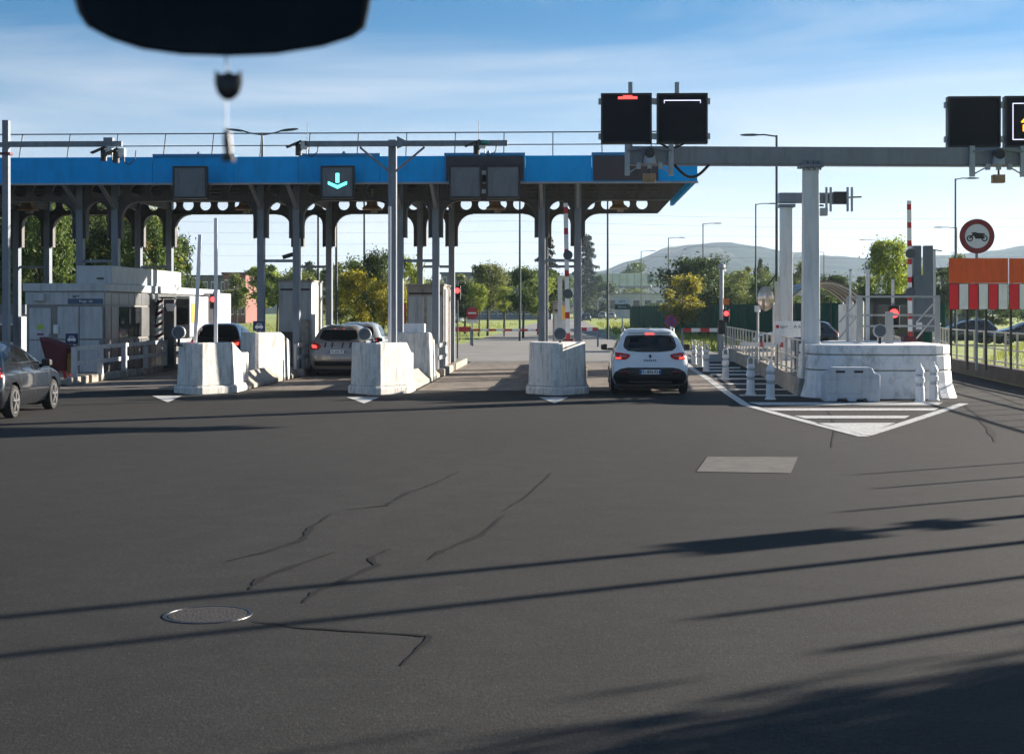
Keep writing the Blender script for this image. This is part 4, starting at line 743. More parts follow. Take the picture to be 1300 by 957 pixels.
MB().prism([(x-.235,z-.06),(x-.13,z+.06),(x-.16,z+.10),(x-.06,z+.115),(x+.02,z+.09),(x+.2,z+.08),(x+.22,z+.05),(x+.15,z+.02),(x+.22,z-.055),(x+.17,z-.075),(x+.1,z-.07),(x-.05,z-.07),(x-.07,z-.03),(x-.1,z+.02),(x-.19,z-.075)], 'y', y-.011, y-.007).build('motorcycle_mark', black, t)
# ------------------------------------------------------------------ signs and booms beyond the canopy
x, y, z = P(599.5, 397.5, 92); t = thing('no_entry_sign', 'red no entry sign with white bar and small plate on the grass', 'sign', (x, y, 0)); m = MB(); m.cyl((x, y+.03, z), (x, y, z), .37, n=28); m.build('disc', pm('noentry_red', (.35,.012,.02), .5), t); MB().b2((x-.25, y-.012, z-.05), (x+.25, y-.004, z+.05)).build('white_bar', whitep, t); MB().b2((x-.36, y, z-.62), (x+.36, y+.02, z-.42)).build('small_plate', whitep, t); MB().b2((x-.03, y+.03, 0), (x+.03, y+.08, z)).build('post', steel, t)
x, y, z = P(852, 408, 60); t = thing('no_stopping_sign', 'round blue no stopping sign with red ring and cross behind the white car', 'sign', (x, y, 0)); m = MB(); m.cyl((x, y+.03, z), (x, y, z), .25, n=28); m.build('red_ring', pm('noentry_red', (.35,.012,.02), .5), t); MB().cyl((x, y-.005, z), (x, y-.001, z), .2, n=28).build('blue_field', pm('sign_blue', (.02,.05,.26), .5), t)
for sg in (-1, 1): MB().bar((x-.14, y-.008, z-sg*.14), (x+.14, y-.008, z+sg*.14), .004, .05).build('red_bar', MC['noentry_red'], t)
MB().b2((x-.03, y+.03, 0), (x+.03, y+.08, z)).build('post', steel, t)
def hboom(label, px0, px1, py, D, n, th):
    a = P(px0, py, D); b = P(px1, py, D); t = thing('striped_boom', label, 'boom', (a[0], a[1], 0))
    for k in range(n): MB().bar(Vector(a).lerp(Vector(b), k/n), Vector(a).lerp(Vector(b), (k+1)/n), .06, th).build('red_band' if k%2 == 0 else 'white_band', red if k%2 == 0 else whitep, t)
    MB().b2((a[0]-.05, a[1]-.05, 0), (a[0]+.05, a[1]+.05, a[2]+.05)).build('post', steel, t); MB().b2((b[0]-.05, b[1]-.05, 0), (b[0]+.05, b[1]+.05, b[2]+.05)).build('post', steel, t)
hboom('thin lowered red and white boom across the pale exit road', 600, 690, 419, 86, 9, .13); hboom('thick red barrier bar beside the no entry sign', 576, 598, 418, 88, 1, .3); hboom('short red barrier bar left of the far parked cars', 738, 759, 418, 84, 3, .2); hboom('red and white boom between the white car and the ivory fence', 866, 912, 419, 72, 4, .18)
x, y, z = P(790, 386, 150); t = thing('direction_sign', 'white and green direction sign on one post before the mesh fence', 'sign', (x, y, 0)); MB().b2((x-.75, y, z), (x+.75, y+.05, z+.6)).build('white_plate', whitep, t); MB().b2((x-.75, y, z-.55), (x+.75, y+.05, z-.03)).build('green_plate', pm('sign_green', (.012,.06,.04), .5), t); MB().b2((x-.06, y+.05, 0), (x+.06, y+.12, z+.5)).build('post', whitep, t); text('aprr', .4, MC['ink'], t, (0, -.004, z+.3)); text('Sortie', .35, whitep, t, (0, -.004, z-.28))
# ================================================================== CARS
def lerp_tab(tab, z):
    if z <= tab[0][0]: return tab[0][1]
    for (a, p), (b, q) in zip(tab, tab[1:]):
        if z <= b: t = (z-a)/(b-a); return p+(q-p)*t
    return tab[-1][1]
def smooth_tab(tab, z, d=.035): return sum(lerp_tab(tab, z+k*d) for k in (-2,-1,0,1,2))/5
tyre = rubber
rimm = pm('alloy', (.42,.42,.43), .3, .8, var=.1)
tail = pm('tail_lamp', (.22,.008,.012), .2, var=.1, emit=(.9,.02,.03), es=.015)
brake = pm('brake_lamp', (.6,.02,.02), .2, emit=(1,.07,.05), es=.75)
cglass = pm('car_glass', (.010,.011,.012), .06, var=.3, scale=3, spec=.6)
trim = pm('car_trim', (.014,.014,.015), .55, var=.15)
chrome = pm('car_chrome', (.5,.5,.52), .15, 1)
plate = pm('number_plate', (.85,.86,.85), .5, var=.04); platebl = pm('plate_blue', (.02,.12,.42), .5)
ink2 = pm('plate_ink', (.02,.02,.025), .6)
def paint(n, c, metal=.0): return pm('paint_'+n, c, .22, metal, var=.05, scale=2, coat=.9, dirt=tuple(x*.6 for x in c), dirtamt=.18, dscale=(2,2,1))
class Car:
    # tabs: rear(z)->y of rear face, front(z)->y of nose, width(z)->half width ; heading +y, rear at y=0
    def __init__(s, name, label, pm_, rear, front, width, zmin, zmax, wheels, wr, loc, rz, lod=1, group=None, rr=.34, rf=.55, round_top=.05):
        s.t = thing(name, label, 'car', (*loc, 0), group, rz); s.rear, s.front, s.width = rear, front, width; s.p = pm_
        nz = 34 if lod == 1 else 16; ns = 84 if lod == 1 else 20; nc = 9 if lod == 1 else 4; nr = 12 if lod == 1 else 4
        rings = []; zs = [zmin+(zmax-zmin)*(1-(1-k/nz)**1.0) for k in range(nz+1)]; zs = zs[:-1]+[zmax-.03*(zmax-zmin)*.4, zmax]
        for z in zs:
            tt = min(z, zmax-.001); y0, y1, w_ = smooth_tab(rear, tt), smooth_tab(front, tt), smooth_tab(width, tt)
            top = max(0, (z-(zmax-.06))/.06); w_ -= .13*top**2; y0 += .22*top**2; y1 -= .22*top**2
            a = min(rr, w_*.9); b = min(rf, w_*.95); ring = []
            for i in range(nr): ring.append((-(w_-a)+(w_-a)*2*i/nr, y0+.0-(.045*math.cos(math.pi*(i/nr-.5)))))
            for i in range(nc): t = R(-90+90*i/nc); ring.append((w_-a+a*math.cos(t), y0+a*.62+a*.62*math.sin(t)))
            for i in range(ns): f = i/ns; ring.append((w_+.02*math.sin(math.pi*f), y0+a*.62+(y1-b*.7-y0-a*.62)*f))
            for i in range(nc): t = R(90*i/nc); ring.append((w_-b+b*math.cos(t), y1-b*.7+b*.7*math.sin(t)))
            for i in range(nr): ring.append(((w_-b)-(w_-b)*2*i/nr, y1+.06*math.sin(math.pi*i/nr)))
            for i in range(nc): t = R(90+90*i/nc); ring.append((-(w_-b)+b*math.cos(t), y1-b*.7+b*.7*math.sin(t)))
            for i in range(ns): f = i/ns; ring.append((-w_-.02*math.sin(math.pi*f), y1-b*.7-(y1-b*.7-y0-a*.62)*f))
            for i in range(nc): t = R(180+90*i/nc); ring.append((-(w_-a)+a*math.cos(t), y0+a*.62+a*.62*math.sin(t)))
            rings.append([(x, y, z) for x, y in ring])
        m = MB(); m.loft(rings)
        bm = bmesh.new(); vs = [bm.verts.new(v) for v in m.v]
        for f in m.f:
            try: bm.faces.new([vs[i] for i in f])
            except ValueError: pass
        bmesh.ops.recalc_face_normals(bm, faces=bm.faces); s.bvh = BVHTree.FromBMesh(bm); s.wmax = max(v[0] for v in m.v)
        if lod == 1:
            kill = []
            for f in bm.faces:
                c = f.calc_center_median()
                for wy in wheels:
                    if (c.y-wy)**2+(c.z-wr)**2 < (wr+.06)**2 and abs(c.x) > .45: kill.append(f); break
            bmesh.ops.delete(bm, geom=kill, context='FACES')
        me = bpy.data.meshes.new('body'); bm.to_mesh(me); bm.free(); me.materials.append(pm_); me.polygons.foreach_set('use_smooth', [True]*len(me.polygons))
        o = bpy.data.objects.new('body', me); col.objects.link(o); o.parent = s.t; s.body = o
        L_ = front[0][1]; wl = s.wmax
        for wy in wheels:
            MB().b2((-wl+.08, wy-wr-.08, .12), (wl-.24, wy+wr+.08, wr*2+.12)).build('wheel_well', trim, s.t, world=False) if lod == 1 else None
            for sg in (-1, 1):
                xo = sg*(wl-.005); xi = sg*(wl-.2); m = MB(); n = 26 if lod == 1 else 12
                m.loft([[(x, wy+r*math.cos(2*math.pi*i/n), wr+r*math.sin(2*math.pi*i/n)) for i in range(n)] for x, r in ((xi, wr*.9), (xi+sg*.03, wr), (xo-sg*.03, wr), (xo, wr*.93), (xo, wr*.7), (xo-sg*.04, wr*.68), (xo-sg*.05, .01))], cap=False); k = m.build('wheel', tyre, s.t, world=False, smooth='auto')
                if lod == 1:
                    m = MB()
                    for i in range(n): pass
                    m.loft([[(x, wy+r*math.cos(2*math.pi*i/n), wr+r*math.sin(2*math.pi*i/n)) for i in range(n)] for x, r in ((xo-sg*.03, wr*.70), (xo+sg*.004, wr*.70), (xo+sg*.004, wr*.63), (xo-sg*.03, wr*.62))], cap=False)
                    for i in range(5):
                        t = 2*math.pi*i/5+.3
                        for dt in (-.14, .14): m.bar((xo-sg*.0, wy, wr), (xo, wy+wr*.66*math.cos(t+dt), wr+wr*.66*math.sin(t+dt)), .045, .022)
                    m.cyl((xo-sg*.02, wy, wr), (xo+sg*.01, wy, wr), wr*.17, n=12); m.build('rim', rimm, k, world=False)
        MB().b2((-wl+.25, .25, .2), (wl-.25, L_-.3, zmin+.25)).build('underbody', trim, s.t, world=False)
    def patch(s, name, poly, d, mat, parent=None, off=.006, grid=.06, skirt=.03):
        # outline projected onto the body; d: 'r' rear (x,z), 'f' front, 'l'/'R' sides (y,z)
        dv = {'r': Vector((0,1,0)), 'f': Vector((0,-1,0)), 'l': Vector((1,0,0)), 'R': Vector((-1,0,0)), 't': Vector((0,0,-1))}[d]
        bm = bmesh.new(); mk = (lambda a, b: (a, 0, b)) if d in 'rf' else ((lambda a, b: (0, a, b)) if d in 'lR' else (lambda a, b: (a, b, 0)))
        bm.faces.new([bm.verts.new(mk(*p)) for p in poly])
        ax = [Vector(mk(1,0)), Vector(mk(0,1))]
        for k in (0, 1):
            lo, hi = min(p[k] for p in poly), max(p[k] for p in poly); g = lo+grid
            while g < hi-.005: bmesh.ops.bisect_plane(bm, geom=bm.verts[:]+bm.edges[:]+bm.faces[:], plane_co=ax[k]*g, plane_no=ax[k]); g += grid
        miss = []
        for v in bm.verts:
            h, n, i, ds = s.bvh.ray_cast(v.co-dv*20, dv)
            if h is None: miss.append(v); continue
            v.co = h-dv*off
        bmesh.ops.delete(bm, geom=miss, context='VERTS')
        be = [e for e in bm.edges if e.is_boundary]; r = bmesh.ops.extrude_edge_only(bm, edges=be)
        for v in [g for g in r['geom'] if isinstance(g, bmesh.types.BMVert)]: v.co += dv*skirt
        bmesh.ops.recalc_face_normals(bm, faces=bm.faces)
        me = bpy.data.meshes.new(name); bm.to_mesh(me); bm.free(); me.materials.append(mat); me.polygons.foreach_set('use_smooth', [True]*len(me.polygons)); 
        o = bpy.data.objects.new(name, me); col.objects.link(o); o.parent = parent or s.t
        return o
    def sym(s, name, poly, d, mat, **k):
        if d == 'r': return [s.patch(name, poly, d, mat, **k), s.patch(name, [(-a, b) for a, b in poly][::-1], d, mat, **k)]
        return [s.patch(name, poly, 'l', mat, **k), s.patch(name, poly, 'R', mat, **k)]
    def hit(s, x, z): h = s.bvh.ray_cast(Vector((x, -20, z)), Vector((0,1,0)))[0]; return h.y
    def box(s, name, lo, hi, mat, parent=None, bevel=.01): return MB().b2(lo, hi).build(name, mat, parent or s.t, world=False, bevel=bevel)
    def nplate(s, z, txt, w_=.52, h_=.11):
        y = min(s.hit(0, z), s.hit(.2, z))-.03; p = s.box('number_plate', (-w_/2, y, z-h_/2), (w_/2, y+.02, z+h_/2), plate, bevel=.003); s.box('blue_strip', (-w_/2, y-.003, z-h_/2+.004), (-w_/2+.045, y-.0005, z+h_/2-.004), platebl, p, 0); s.box('blue_strip', (w_/2-.04, y-.003, z-h_/2+.004), (w_/2, y-.0005, z+h_/2-.004), platebl, p, 0); text(txt, h_*.95, ink2, p, (0, y-.003, z), depth=.001, bold=.002, sx=.92)
    def mirrors(s, y, z, w_, mat=None):
        for sg in (-1, 1):
            m = MB(); m.loft([[(sg*(w_+.04+.17*i), y-.03+.02*i+a*.09, z+.06+b*(.10-.02*i)) for a, b in ((-1,-.8),(-1,.9),(1,.7),(1,-.7))] for i in (0, 1)]); k = m.build('wing_mirror', mat or trim, s.t, world=False, bevel=.025); MB().b2((min(sg*(w_-.12), sg*(w_+.08)), y-.02, z-.02), (max(sg*(w_-.12), sg*(w_+.08)), y+.04, z+.04)).build('mirror_stalk', trim, k, world=False)
def mirrored(half): return half+[(-a, b) for a, b in half[::-1]]

# white crossover, rear view
wp = paint('white', (.78,.80,.82))
D_, px_ = 36.25, 825.5; x, y = W(px_, D_)
c = Car('parked_car', 'white crossover with lit brake lamps waiting beside the stained concrete nose', wp,
    rear=[(.22,.20),(.32,.06),(.45,.0),(.62,.0),(.70,.03),(.80,.07),(.95,.09),(1.05,.13),(1.18,.22),(1.42,.42),(1.50,.46),(1.56,.44),(1.6,.5)],
    front=[(.22,4.25),(.35,4.42),(.55,4.45),(.75,4.42),(.92,4.1),(1.0,3.5),(1.04,3.25),(1.2,2.9),(1.45,2.35),(1.55,1.9),(1.6,1.5)],
    width=[(.22,.84),(.35,.905),(.55,.92),(.75,.925),(.92,.90),(1.03,.86),(1.2,.79),(1.42,.68),(1.52,.62),(1.6,.52)],
    zmin=.24, zmax=1.60, wheels=(.86,3.5), wr=.345, loc=(x, y), rz=R(-.5))
c.patch('rear_window', mirrored([(-.62,1.16),(-.50,1.08),(-.2,1.05)])[0:0]+[(-.63,1.14),(-.54,1.07),(-.25,1.04),(.25,1.04),(.54,1.07),(.63,1.14),(.645,1.2),(.59,1.39),(.55,1.43),(.2,1.445),(-.2,1.445),(-.55,1.43),(-.59,1.39),(-.645,1.2)], 'r', cglass, off=.008)
tl = c.sym('tail_lamp', [(.48,.965),(.52,.90),(.60,.855),(.84,.86),(.90,.90),(.905,.99),(.86,1.03),(.70,1.02),(.52,.99)], 'r', tail, off=.018)
c.patch('brake_lamp', [(-.84,.875),(-.70,.875),(-.70,.91),(-.84,.905)], 'r', brake, parent=tl[1], off=.024); c.patch('brake_lamp', [(.70,.875),(.86,.875),(.885,.92),(.885,.97),(.82,.98),(.80,.92),(.70,.91)], 'r', brake, parent=tl[0], off=.024)
for k in (0, 1): sg = 1 if k == 0 else -1; c.patch('clear_lens', [(sg*a, b) for a, b in ((.58,.955),(.58,.935),(.74,.935),(.74,.955))], 'r', chrome, parent=tl[k], off=.022, grid=.1)
c.patch('bumper', [(-.84,.56),(-.72,.63),(-.55,.665),(.55,.665),(.72,.63),(.84,.56),(.895,.46),(.88,.25),(-.88,.25),(-.895,.46)], 'r', trim, off=.012)
c.sym('fog_lamp', [(.54,.50),(.72,.52),(.74,.58),(.62,.62),(.54,.58)], 'r', pm('fog_lamp', (.10,.008,.012), .3), off=.022)
c.patch('lower_valance', [(-.5,.27),(.5,.27),(.54,.33),(-.54,.33)], 'r', pm('valance', (.03,.03,.032), .5), off=.02)
c.box('high_brake_lamp', (-.11, .385, 1.455), (.11, .43, 1.495), brake); c.box('spoiler', (-.52, .36, 1.50), (.52, .6, 1.53), wp, bevel=.012)
c.nplate(.56, 'FD-804-RN'); yy = c.hit(0, .9)
m = MB(); m.prism([(0,.88),(.035,.94),(0,1.0),(-.035,.94)], 'y', yy-.012, yy-.002); m.build('diamond_badge', ink2, c.t, world=False); text('K A D J A R', .06, ink2, c.t, (0, c.hit(0,.835)-.006, .835), bold=.003, depth=.002)
for sg in (-1, 1): MB().tube([(sg*.60,.62,1.50),(sg*.61,.8,1.60),(sg*.61,2.0,1.63),(sg*.64,2.3,1.52)], .018, 6).build('roof_rail', galv, c.t, world=False)
m = MB(); m.prism([(.62,1.60),(.76,1.60),(.64,1.68)], 'x', -.012, .012); m.build('roof_antenna', trim, c.t, world=False, bevel=.004)
for wy, sd_ in ((1.0,0),): c.sym('side_window', [(.72,1.12),(2.9,1.08),(2.35,1.40),(1.0,1.44),(.8,1.36)], 'l', cglass, off=.006)
c.sym('sill_trim', [(1.3,.27),(3.05,.27),(3.05,.4),(1.3,.4)], 'l', trim)
c.mirrors(2.85, 1.03, .95, trim)

def hatch(label, pname, loc, rz, lod=1, Wd=.9, Ht=1.46, Ln=4.25, group=None, name='parked_car', seg=.0):
    k = Ht/1.46; w_ = Wd/.9
    return Car(name, label, pname, rear=[(.2*k,.18),(.32*k,.04),(.5*k,.0),(.66*k,.03),(.85*k,.08),(.95*k,.12),(1.05*k,.24),(1.28*k,.50),(1.36*k,.54),(1.42*k,.62),(1.46*k,.8)],
        front=[(.2*k,Ln-.2),(.35*k,Ln-.02),(.5*k,Ln),(.68*k,Ln-.06),(.84*k,Ln-.4),(.92*k,Ln-.95),(.96*k,Ln-1.15),(1.1*k,Ln-1.45),(1.32*k,Ln-1.95),(1.42*k,Ln-2.4),(1.46*k,Ln-2.7)],
        width=[(.2*k,.80*w_),(.35*k,.88*w_),(.55*k,.9*w_),(.75*k,.895*w_),(.88*k,.87*w_),(.96*k,.83*w_),(1.15*k,.74*w_),(1.32*k,.64*w_),(1.40*k,.58*w_),(1.46*k,.48*w_)],
        zmin=.2*k, zmax=Ht, wheels=(.78,Ln-.88), wr=.315*min(1.08,k), loc=loc, rz=rz, lod=lod, group=group)
def dress(c, k=1, w_=1, Ln=4.25, lamps='tri', txt=None, lit=True):
    c.patch('rear_window', [(a*w_, b*k) for a, b in ((-.58,1.06),(-.3,1.0),(.3,1.0),(.58,1.06),(.60,1.12),(.52,1.31),(-.52,1.31),(-.60,1.12))], 'r', cglass, off=.008)
    t = c.sym('tail_lamp', [(a*w_, b*k) for a, b in ((.50,.86),(.60,.76),(.85,.78),(.86,.94),(.78,.98),(.60,.93))], 'r', tail, off=.016)
    if lit:
        for sg, q in ((1, t[0]), (-1, t[1])): c.patch('brake_lamp', [(sg*a*w_, b*k) for a, b in ((.64,.80),(.80,.81),(.81,.9),(.66,.88))], 'r', brake, parent=q, off=.022)
    c.patch('bumper', [(a*w_, b*k) for a, b in ((-.72,.30),(.72,.30),(.74,.44),(-.74,.44))], 'r', trim, off=.01)
    c.nplate(.70*k, txt or 'CB-318-KT')
    for poly in ([(.80,1.03),(1.15,1.0),(2.02,.99),(2.02,1.33),(1.25,1.34),(1.0,1.24)], [(2.09,.99),(Ln-1.34,.985),(Ln-1.85,1.26),(Ln-2.0,1.32),(2.09,1.335)]): c.sym('side_window', [(a, b*k) for a, b in poly], 'l', cglass, off=.006)
    c.mirrors(Ln-1.55, .93*k, .84*w_)
    for yy in (1.18, 2.05, Ln-1.2):
        c.sym('door_seam', [(yy,.35*k),(yy+.012,.35*k),(yy+.012,.97*k),(yy,.97*k)], 'l', trim, off=.002, skirt=.004)
    for yy in (1.35, 2.3):
        for sg in (-1, 1): MB().b2((sg*.875*w_-.02, yy, .84*k), (sg*.875*w_+.02, yy+.2, .87*k)).build('door_handle', c.p, c.t, world=False, bevel=.006)
# dark grey hatchback turning in from the side
x, y = G(17.3, 530.5); x2, y2 = G(59.5, 520.8); ang = math.atan2(-(x2-x), y2-y)
gp = paint('graphite', (.008,.010,.014))
dx, dy = math.cos(ang), math.sin(ang); fx, fy = -math.sin(ang), math.cos(ang)
c = hatch('dark grey hatchback with bright alloy wheels driving toward the booth', gp, (x-dx*.88-fx*.78, y-dy*.88-fy*.78), ang); dress(c)
# dark hatchback in the booth lane
x, y = W(271, 49.5); c = hatch('black hatchback stopped beside the long booth behind silver booms', paint('black', (.012,.013,.017)), (x, y), R(0), Ht=1.62); dress(c, 1.62/1.46, txt='AX-552-GN')
# tan crossover in the arrow lane, with silver car ahead
x, y = W(428, 46.3); tp = paint('tan_grey', (.30,.27,.24), .2)
c = hatch('tan grey crossover with dark stripes over its tailgate under the cyan arrow lane', tp, (x, y), R(0), Ht=1.6, Wd=.9, Ln=4.35); dress(c, 1.6/1.46, Ln=4.35, txt='DA-603-EC')
for xx in (-.42,-.2,.12,.36): c.patch('dark_stripe', [(xx,.90),(xx+.05,.90),(xx+.08,1.05),(xx+.03,1.05)], 'r', trim, off=.009)
c.box('high_brake_lamp', (-.16,.50,1.44), (.16,.56,1.475), brake)
x, y = W(452, 53.5); c = hatch('silver car ahead of the tan crossover', paint('silver', (.45,.47,.48), .3), (x, y), R(0), Ht=1.62, Wd=.9); dress(c, 1.62/1.46, txt='BW-117-ZQ')
# far and parked cars
def far(label, px, py, rz, colr, nm, Ht=1.5, group=None):
    x, y = G(px, py); c = hatch(label, paint(nm, colr), (x, y), rz, lod=2, Ht=Ht); k = Ht/1.46
    c.patch('rear_window', [(a, b*k) for a, b in ((-.58,1.02),(.58,1.02),(.50,1.31),(-.50,1.31))], 'r', cglass, grid=.2); c.sym('side_window', [(.85,1.0*k),(2.9,.98*k),(2.3,1.33*k),(1.2,1.34*k)], 'l', cglass, grid=.25); c.sym('tail_lamp', [(.60,.76*k),(.85,.78*k),(.86,.95*k),(.62,.92*k)], 'r', tail, off=.02, grid=.2); c.nplate(.68*k, 'EK-204-PL')
far('dark blue car driving away on the exit road past the striped boom', 744, 408, R(-2), (.03,.04,.07), 'midnight', 1.55)
far('grey car parked beside the grass left of the direction sign', 764, 405.5, R(-12), (.16,.17,.19), 'mid_grey', 1.7)
far('silver car parked partly behind the grey one by the direction sign', 776, 405.8, R(-6), (.28,.29,.30), 'pale_grey', 1.6)
far('white car far down the road between the column pair', 689, 405.5, R(60), (.6,.6,.6), 'far_white', 1.45)
far('white van-like car parked behind the no entry sign', 588, 410.5, R(50), (.55,.57,.6), 'far_white2', 1.9)
x, y = W(1260, 93); 
def parked(label, px, D, rz, colr, nm, Ht=1.45): 
    x, y = W(px, D); c = hatch(label, paint(nm, colr), (x, y), rz, lod=1, Ht=Ht); dress(c, Ht/1.46, lit=False, txt='EV-871-JD')
parked('dark car parked side-on behind the first orange board', 1266, 92, R(88), (.02,.024,.03), 'ink_blue', 1.5)
parked('dark car parked side-on behind the second orange board', 1345, 90, R(91), (.03,.03,.032), 'coal')
parked('dark car parked behind the gantry column and arched shelter', 1066, 75, R(84), (.03,.033,.038), 'coal2', 1.5)
# ================================================================== LAMP POSTS
def lamp(label, px, ytop, D, arm, base=0, name='street_lamp', double=False, r=.075):
    x, y = W(px, D); zt = ZA(ytop, D); t = thing(name, label, 'street lamp', (x, y, base)); MB().cyl((x, y, base), (x, y, zt), r, r*.7, n=10).build('pole', pm('lamp_dark', (.035,.05,.055), .5, .3, var=.15), t)
    for a in ((arm, -arm) if double else (arm,)):
        MB().tube([(x, y, zt-.05), (x+a*.5, y, zt+.03), (x+a*.75, y, zt+.12 if double else zt+.02)], .035, 6).build('arm', MC['lamp_dark'], t); sg = 1 if a > 0 else -1
        m = MB(); m.loft([[(x+a*.72+sg*q, y+b*wv, zt+(.12 if double else .02)+(.11*q if double else 0)+c_*hv) for b, c_ in ((-1,-.6),(1,-.6),(.8,.7),(-.8,.7))] for q, wv, hv in ((0,.06,.04),(.25,.13,.07),(.6,.13,.06),(.8,.06,.03))]); m.build('lamp_head', MC['lamp_dark'], t)
    return t
lamp('tall street lamp rising beside the big gantry column', 986, 172, 66, -1.1, .0)
lamp('double-headed street lamp above the blue canopy', 333, 170, 66, 1.1, double=True)
lamp('tall street lamp behind the round motorcycle sign', 1213, 227, 88, .8); lamp('street lamp with its head turned left, behind the tall one by the motorcycle sign', 1214.5, 289, 128, -1.6)
lamp('dark street lamp left of the shorter gantry', 959.5, 259, 112, 1.2); lamp('street lamp beside the dense dark tree', 892.5, 284, 138, 1.3); lamp('street lamp in front of the glazed footbridge middle', 848.5, 302, 165, 1.5); lamp('street lamp farthest along the mesh fence', 814, 319, 200, 1.7)
lamp('street lamp right of the big gantry column', 1046, 320, 205, -1.4); lamp('street lamp with thin arm above the yellow-green tree', 1116, 305, 180, -2.2)
for px, D, lab in ((660, 100, 'tall lamp pole rising behind the sunlit lane signals'), (771.5, 105, 'tall lamp pole beside the cedar, head hidden by the canopy'), (462.5, 95, 'tall lamp pole beyond the cyan arrow lane'), (404, 90, 'thin lamp pole behind the grey square kiosk'), (427, 86, 'thin lamp pole next to the bushy yellow trees')): lamp(lab, px, 222, D, .9, r=.085)
# lamps and a board outside the picture whose shadows cross the road
SH = Vector((SUN.x, SUN.y)).normalized()
TE = math.tan(EL)
def place(label, edge, tip, ds, r=.09, boards=(), head=True):
    # base ds metres up-sun of the pixel where its shadow enters the picture; height so that the shadow ends at tip
    e = Vector(G(*edge)); b_ = e+SH*ds; hgt = ((e-Vector(G(*tip))).length+ds)*TE
    t = thing('street_lamp', label, 'street lamp', (b_.x, b_.y, 0)); MB().cyl((b_.x, b_.y, 0), (b_.x, b_.y, hgt), r, r*.75, n=10).build('pole', MC['lamp_dark'], t)
    if head:
        m = MB(); m.loft([[(b_.x-q, b_.y+p*.13, hgt+.04+c_*.07) for p, c_ in ((-1,-.6),(1,-.6),(.8,.7),(-.8,.7))] for q in (0, .7)]); m.build('lamp_head', MC['lamp_dark'], t)
    pp = Vector((-SH.y, SH.x))
    for x0_, x1_, w_ in boards:
        ed = Vector(G(*edge)); tp_ = Vector(G(*tip)); L0 = (ed-tp_).length
        def along(px): # distance from edge of the point on the shadow line at column px
            lo, hi = 0, L0
            for _ in range(40):
                md = (lo+hi)/2; q = ed-SH*md; dd = -q.x*S_+q.y*C_; pxx = 650+F*(q.x*C_+q.y*S_)/dd
                if pxx > px: lo = md
                else: hi = md
            return lo
        z0_, z1_ = (along(x1_)+ds)*TE, (along(x0_)+ds)*TE
        m = MB(); m.add([(b_.x+pp.x*k*w_/2+SH.x*q, b_.y+pp.y*k*w_/2+SH.y*q, z) for z in (z0_, z1_) for k, q in ((-1,-.13),(1,-.13),(1,-.10),(-1,-.10))], [(0,1,2,3),(7,6,5,4),(0,4,5,1),(1,5,6,2),(2,6,7,3),(3,7,4,0)]); m.build('board', pm('sign_blue2', (.02,.06,.2), .5), t)
place('tall post with two boards on the outer verge opposite the pale patch', (1300,655), (-500,831), 10, .1, ((1170,1236,.6),(870,1110,.7)))
place('street lamp on the outer verge short of the orange boards', (1300,688), (-500,887), 10.5)
place('street lamp on the outer verge opposite the manhole', (1300,732), (850,774), 11, .07, head=False)
place('street lamp on the outer verge before the manhole', (1300,789), (1040,824), 12, .075, head=False)
place('slim lamp on the outer verge beyond the pale patch', (1300,629), (1040,645), 10, .05, head=False)
place('slim post on the outer verge near the dark wall', (1300,605), (1090,617), 9, .045, head=False)
place('slim post on the outer verge closest to the orange boards', (1300,587), (1060,599), 8, .04, head=False)
# ================================================================== BUILDINGS, FOOTBRIDGE, MESH FENCE
fb = thing('footbridge', 'long glazed footbridge with pale panels on thin legs', 'footbridge', (*W(850, 430), 0)); Df = 430; xa, xb = W(722,Df)[0], W(1000,Df)[0]; yb = W(850,Df)[1]; z0, z1 = ZA(363,Df), ZA(347.5,Df)
pg = pm('pale_glazing', (.42,.50,.42), .3, var=.15, scale=.4)
MB().b2((xa, yb, z0-.5), (xb, yb+4, z0)).build('deck', pm('deck_grey', (.20,.22,.28), .6), fb); MB().b2((xa, yb-.1, z1), (xb, yb+4.1, z1+.12)).build('roof', whitep, fb)
n = 30
for k in range(n): s_ = (xb-xa)/n; MB().b2((xa+k*s_+.06, yb, z0), (xa+(k+1)*s_-.06, yb+.06, z1)).build('glazed_panel', pg, fb); MB().b2((xa+k*s_-.06, yb-.05, z0), (xa+k*s_+.06, yb+.05, z1)).build('mullion', steel, fb)
for px in (826, 905, 975, 760): q = W(px, Df)[0]; MB().b2((q-.3, yb+1.5, 0), (q+.3, yb+2.1, z0-.5)).build('leg', ivory, fb)
MB().b2((W(825,Df)[0]-.7, yb-.12, z0+.55), (W(825,Df)[0]+.7, yb-.06, z1-.3)).build('window_frame', steel, fb)
def building(label, px0, px1, ytop, D, colr, nm, dp=14, rows=2, nwin=8, roofc=None, ybase=None):
    xa, ya = W(px0, D); xb, _ = W(px1, D); zt = ZA(ytop, D); t = thing('building', label, 'building', ((xa+xb)/2, ya, 0)); mw = pm(nm, colr, .8, var=.12, scale=.6)
    MB().b2((xa, ya, 0), (xb, ya+dp, zt)).build('wall', mw, t); MB().b2((xa-.3, ya-.3, zt), (xb+.3, ya+dp+.3, zt+.4)).build('roof', pm(nm+'_roof', roofc or tuple(v*.5 for v in colr), .8), t)
    for r in range(rows):
        for k in range(nwin):
            s_ = (xb-xa)/nwin; h_ = zt/(rows); f = MB().b2((xa+k*s_+s_*.18, ya-.06, r*h_+h_*.35), (xa+(k+1)*s_-s_*.18, ya-.004, r*h_+h_*.8)).build('window', whitep, t); MB().b2((xa+k*s_+s_*.22, ya-.08, r*h_+h_*.39), (xa+(k+1)*s_-s_*.22, ya-.062, r*h_+h_*.76)).build('pane', glass, f)
    return t
